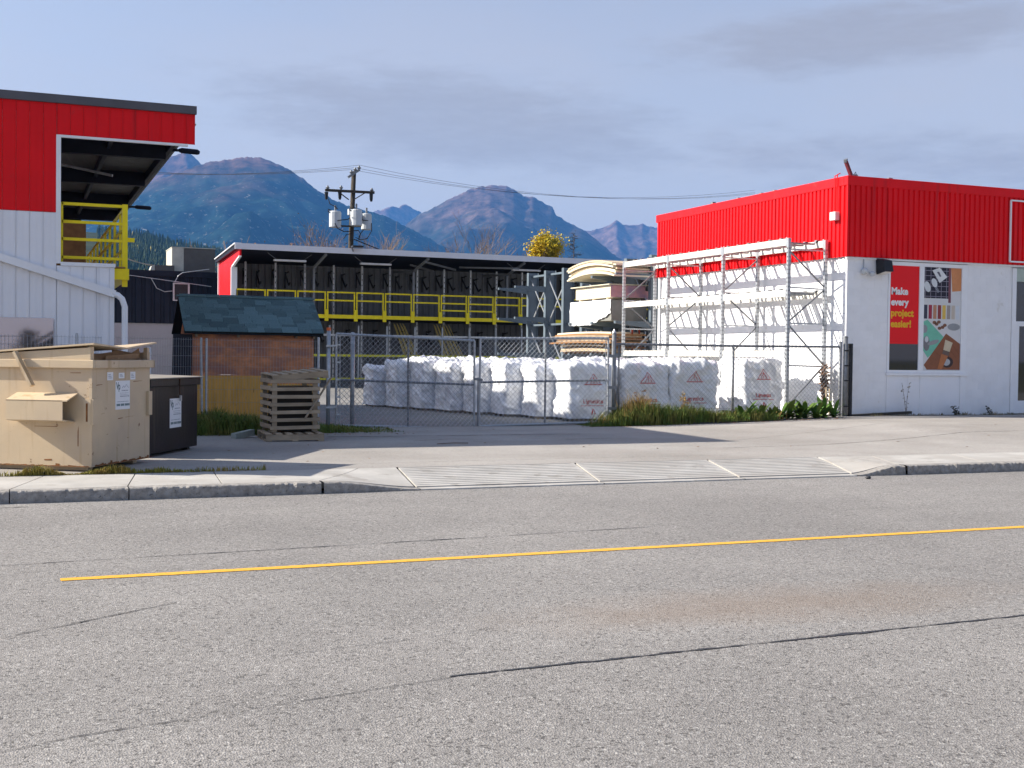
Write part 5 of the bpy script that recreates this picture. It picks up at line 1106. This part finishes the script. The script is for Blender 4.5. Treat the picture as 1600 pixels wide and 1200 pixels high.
grass('grass', 'thick mixed grass along the foot of the chain link fence', 7600, lambda r: r.uniform(11.0,15.6), lambda r,x: 22.55+.95*r.random(), lambda r,x,y: (.18+.42*max(0,1-abs(x-12.4)/1.1)+.28*max(0,1-abs(x-13.6)/.8)+.12*max(0,1-abs(x-14.9)/.8))*r.uniform(.35,1.15)*min(1,(x-10.9)/.7), GRASS, 4, .008, .5)
grass('dry_grass', 'straw coloured dry grass along the foot of the chain link fence', 3200, lambda r: r.choice((r.gauss(12.35,.35),r.gauss(13.3,.5),r.uniform(11.8,16))), lambda r,x: 22.75+.75*r.random(), lambda r,x,y: (.25+.55*max(0,1-abs(x-12.35)/.5))*r.uniform(.4,1.15), DRY, 5, .007, .35)
grass('grass', 'thin dry weeds along the foot of the store wall', 900, lambda r: r.uniform(18.3,24), lambda r,x: 23.22+.3*r.random(), lambda r,x,y: .10*max(.1,cl(x,7))*r.uniform(.3,1.4), leafmat('wall_weed',(.10,.10,.04),(.28,.19,.08)), 6, .006)
def weed(name, label, x, y, h, m, seed, n=60, spread=.10, lw=.02, ll=.08, grp=None):
    rnd = random.Random(seed); t = thing(name, label, 'plant', (x,y,lotz(x,min(y,23.2))), group=grp); z0 = lotz(x,min(y,23.2))-.02; s = MB(); l = MB()
    for k in range(max(2, n//18)):
        a = rnd.uniform(0,6.28); tip = Vector((x+math.cos(a)*spread*rnd.uniform(.3,1.2), y+math.sin(a)*spread*.6, z0+h*rnd.uniform(.65,1))); b0 = Vector((x+rnd.uniform(-.03,.03),y,z0)); md = b0.lerp(tip,.5)+Vector((rnd.uniform(-.03,.03),0,0)); s.tube([b0,md,tip], [.006,.005,.003], 4, False)
        for q in range(18):
            f = rnd.uniform(.12,1); c = b0.lerp(tip, f); d = Vector((rnd.gauss(0,1),rnd.gauss(0,1),rnd.gauss(.2,.8))).normalized()*ll*rnd.uniform(.5,1.2); w = d.orthogonal().normalized()*lw; l.quad(c, c+d*.5+w, c+d, c+d*.5-w)
    s.build('stem', TWIG, t); l.build('leaves', m, t); return t
weed('dry_weed', 'tall dry brown weed standing against the chain link fence', 13.45, 23.1, .80, DRY, 31, 130, .12, .022, .10); weed('dry_weed', 'rusty dry weed beside the tall fence post', 12.35, 23.05, .75, leafmat('rusty_weed',(.36,.17,.04),(.26,.14,.05)), 32, 110, .14, .02, .09)
weed('dead_vine', 'dead brown vine climbing the near upright of the pallet rack', 17.88, 24.05, 1.35, DEAD, 33, 420, .10, .03, .10); weed('dry_weed', 'dried flower stalk in front of the store window', 19.75, 23.42, .85, leafmat('grey_seed',(.26,.22,.15),(.16,.13,.09)), 34, 40, .16, .018, .05)
weed('thistle', 'dark leafy weed at the foot of the store wall', 21.3, 23.4, .26, mat('dark_weed',(.03,.035,.02),.9,var=.4), 35, 60, .16, .02, .10); weed('thistle', 'small dark weed at the store wall near the door', 22.4, 23.4, .22, mat('dark_weed',(.03,.035,.02),.9,var=.4), 36, 40, .15, .018, .08)
def broad(label, x, y, s, seed, grp):
    rnd = random.Random(seed); z0 = lotz(x,min(y,23.2))-.01; t = thing('leafy_weed', label, 'plant', (x,y,z0), group=grp)
    for k in range(24):
        a = rnd.uniform(0,6.28); e = rnd.uniform(.45,1.25); d = Vector((math.cos(a), math.sin(a), 0)); L_ = s*rnd.uniform(.6,1.15); w = d.cross(Vector((0,0,1)))*L_*.105; m = MB(); P = []
        for q in range(5):
            f = q/4; c = Vector((x,y,z0)) + d*L_*f*(1-.35*e) + Vector((0,0,L_*(e*1.25*f-.55*f*f))); ww = w*(.25+1.6*f*(1-f)*2 if q < 4 else .02); P += [c-ww, c+Vector((0,0,-.02*(1-f))), c+ww]
        m.add(P, [(3*q,3*q+1,3*q+4,3*q+3) for q in range(4)]+[(3*q+1,3*q+2,3*q+5,3*q+4) for q in range(4)]); m.build('leaf', LEAFG, t, True)
for k in range(11): broad('broad leaved green weed at the fence foot below the pallet rack', 14.95+.235*k+random.uniform(-.06,.06), 22.75+.35*random.random(), random.uniform(.36,.56), 50+k, 'broad leaved weeds at the fence foot')
rnd = random.Random(77); mb = MB()
for k in range(420):
    if k < 240: x = rnd.uniform(10.8,17.5); y = 22.4+abs(rnd.gauss(0,.15))
    elif k < 330: x = rnd.uniform(2.2,6.8); y = 21.2+abs(rnd.gauss(0,.3))
    elif k < 380: x = rnd.uniform(.9,2.9); y = 15.15+abs(rnd.gauss(0,.05))
    else: x = rnd.uniform(2,22); y = rnd.uniform(15.3,22.8)
    z = lotz(x,y)+.006; a = rnd.uniform(0,6.28); s = rnd.uniform(.015,.04); c = Vector((x,y,z)); u = Vector((math.cos(a),math.sin(a),rnd.uniform(-.2,.3)))*s; v = Vector((-math.sin(a),math.cos(a),.15))*s*.6; mb.quad(c-u, c+v, c+u, c-v)
tag(mb.build('leaf_litter', DEAD), 'dead leaves scattered over the forecourt', 'leaves', kind='stuff')
tag(MB().tube([(6.3,18.6,.165),(6.6,18.7,.168),(6.85,18.66,.165)], .010, 4).build('twig', TWIG), 'thin dark twig lying on the forecourt in front of the gate', 'twig')
st = MB(); ball(st, (10.62,13.3,.02), .035, 7, 1.3, 1, .7); tag(st.build('stone', TAR, smooth=True), 'small dark stone on the road beside the dropped kerb', 'stone')
tm = thing('edging_timber', 'dark timber edging at the foot of the chain link fence', 'timber', (15,22.6,.2))
MB().obox((15.0,22.62,.20), (3.2,0,.05), (0,.12,0), (0,0,.09)).build('beam', mat('old_timber',(.06,.055,.05),.9,var=.3), tm); MB().obox((18.9,23.38,.32), (2.0,.05,.07), (0,.10,0), (0,0,.06)).build('beam', mat('old_timber',(.06,.055,.05),.9,var=.3), tm)

# ------------------------------------------------------------------ across the street, mirrored in the lumber building window
hs = thing('garage', 'dark gabled garage across the street mirrored in the lumber building window', 'building', (6,-16,0))
MB().prism([(.4,-13.2,-.05),(11.6,-13.2,-.05),(11.6,-13.2,1.5),(6,-13.2,4.9),(.4,-13.2,1.5)], (0,-8,0)).build('wall', mat('dark_timber_wall',(.05,.05,.055),.8), hs)
for s_ in (-1,1): MB().prism([(6,-12.7,5.06),(6,-12.7,5.2),(6+s_*6.4,-12.7,1.3),(6+s_*6.4,-12.7,1.16)], (0,-9,0)).build('roof', mat('dark_shingle_roof',(.02,.02,.024),.9), hs)
MB().box(3.5,8.5,-13.19,-13.12,0,2.3).build('door', mat('grey_door',(.2,.2,.21),.6), hs)
x, y = .55, -24.0; bare_tree('spruce', 'dark spruce behind the garage across the street', x, y, 2.5, 99, m=mat('dark_twig',(.05,.045,.05),.95), trunk=.15, cone=True, leaves=mat('dark_needles',(.035,.045,.04),.9,var=.4), nleaf=160, lsize=.14)
# ------------------------------------------------------------------ air between here and the mountains
hz = MB().box(-15500,15500,-8500,15500,-25,1500).build('haze', None); tag(hz, 'pale blue haze filling the valley air', 'haze', kind='stuff')
hm = bpy.data.materials.new('haze'); hm.use_nodes = True; nt = hm.node_tree; nt.nodes.clear()
ho = nt.nodes.new('ShaderNodeOutputMaterial'); pv = nt.nodes.new('ShaderNodeVolumePrincipled'); pv.inputs['Color'].default_value = (.12,.40,1.0,1); pv.inputs['Density'].default_value = 5.2e-5; pv.inputs['Anisotropy'].default_value = .1
nt.links.new(pv.outputs[0], ho.inputs['Volume']); hz.data.materials.append(hm)
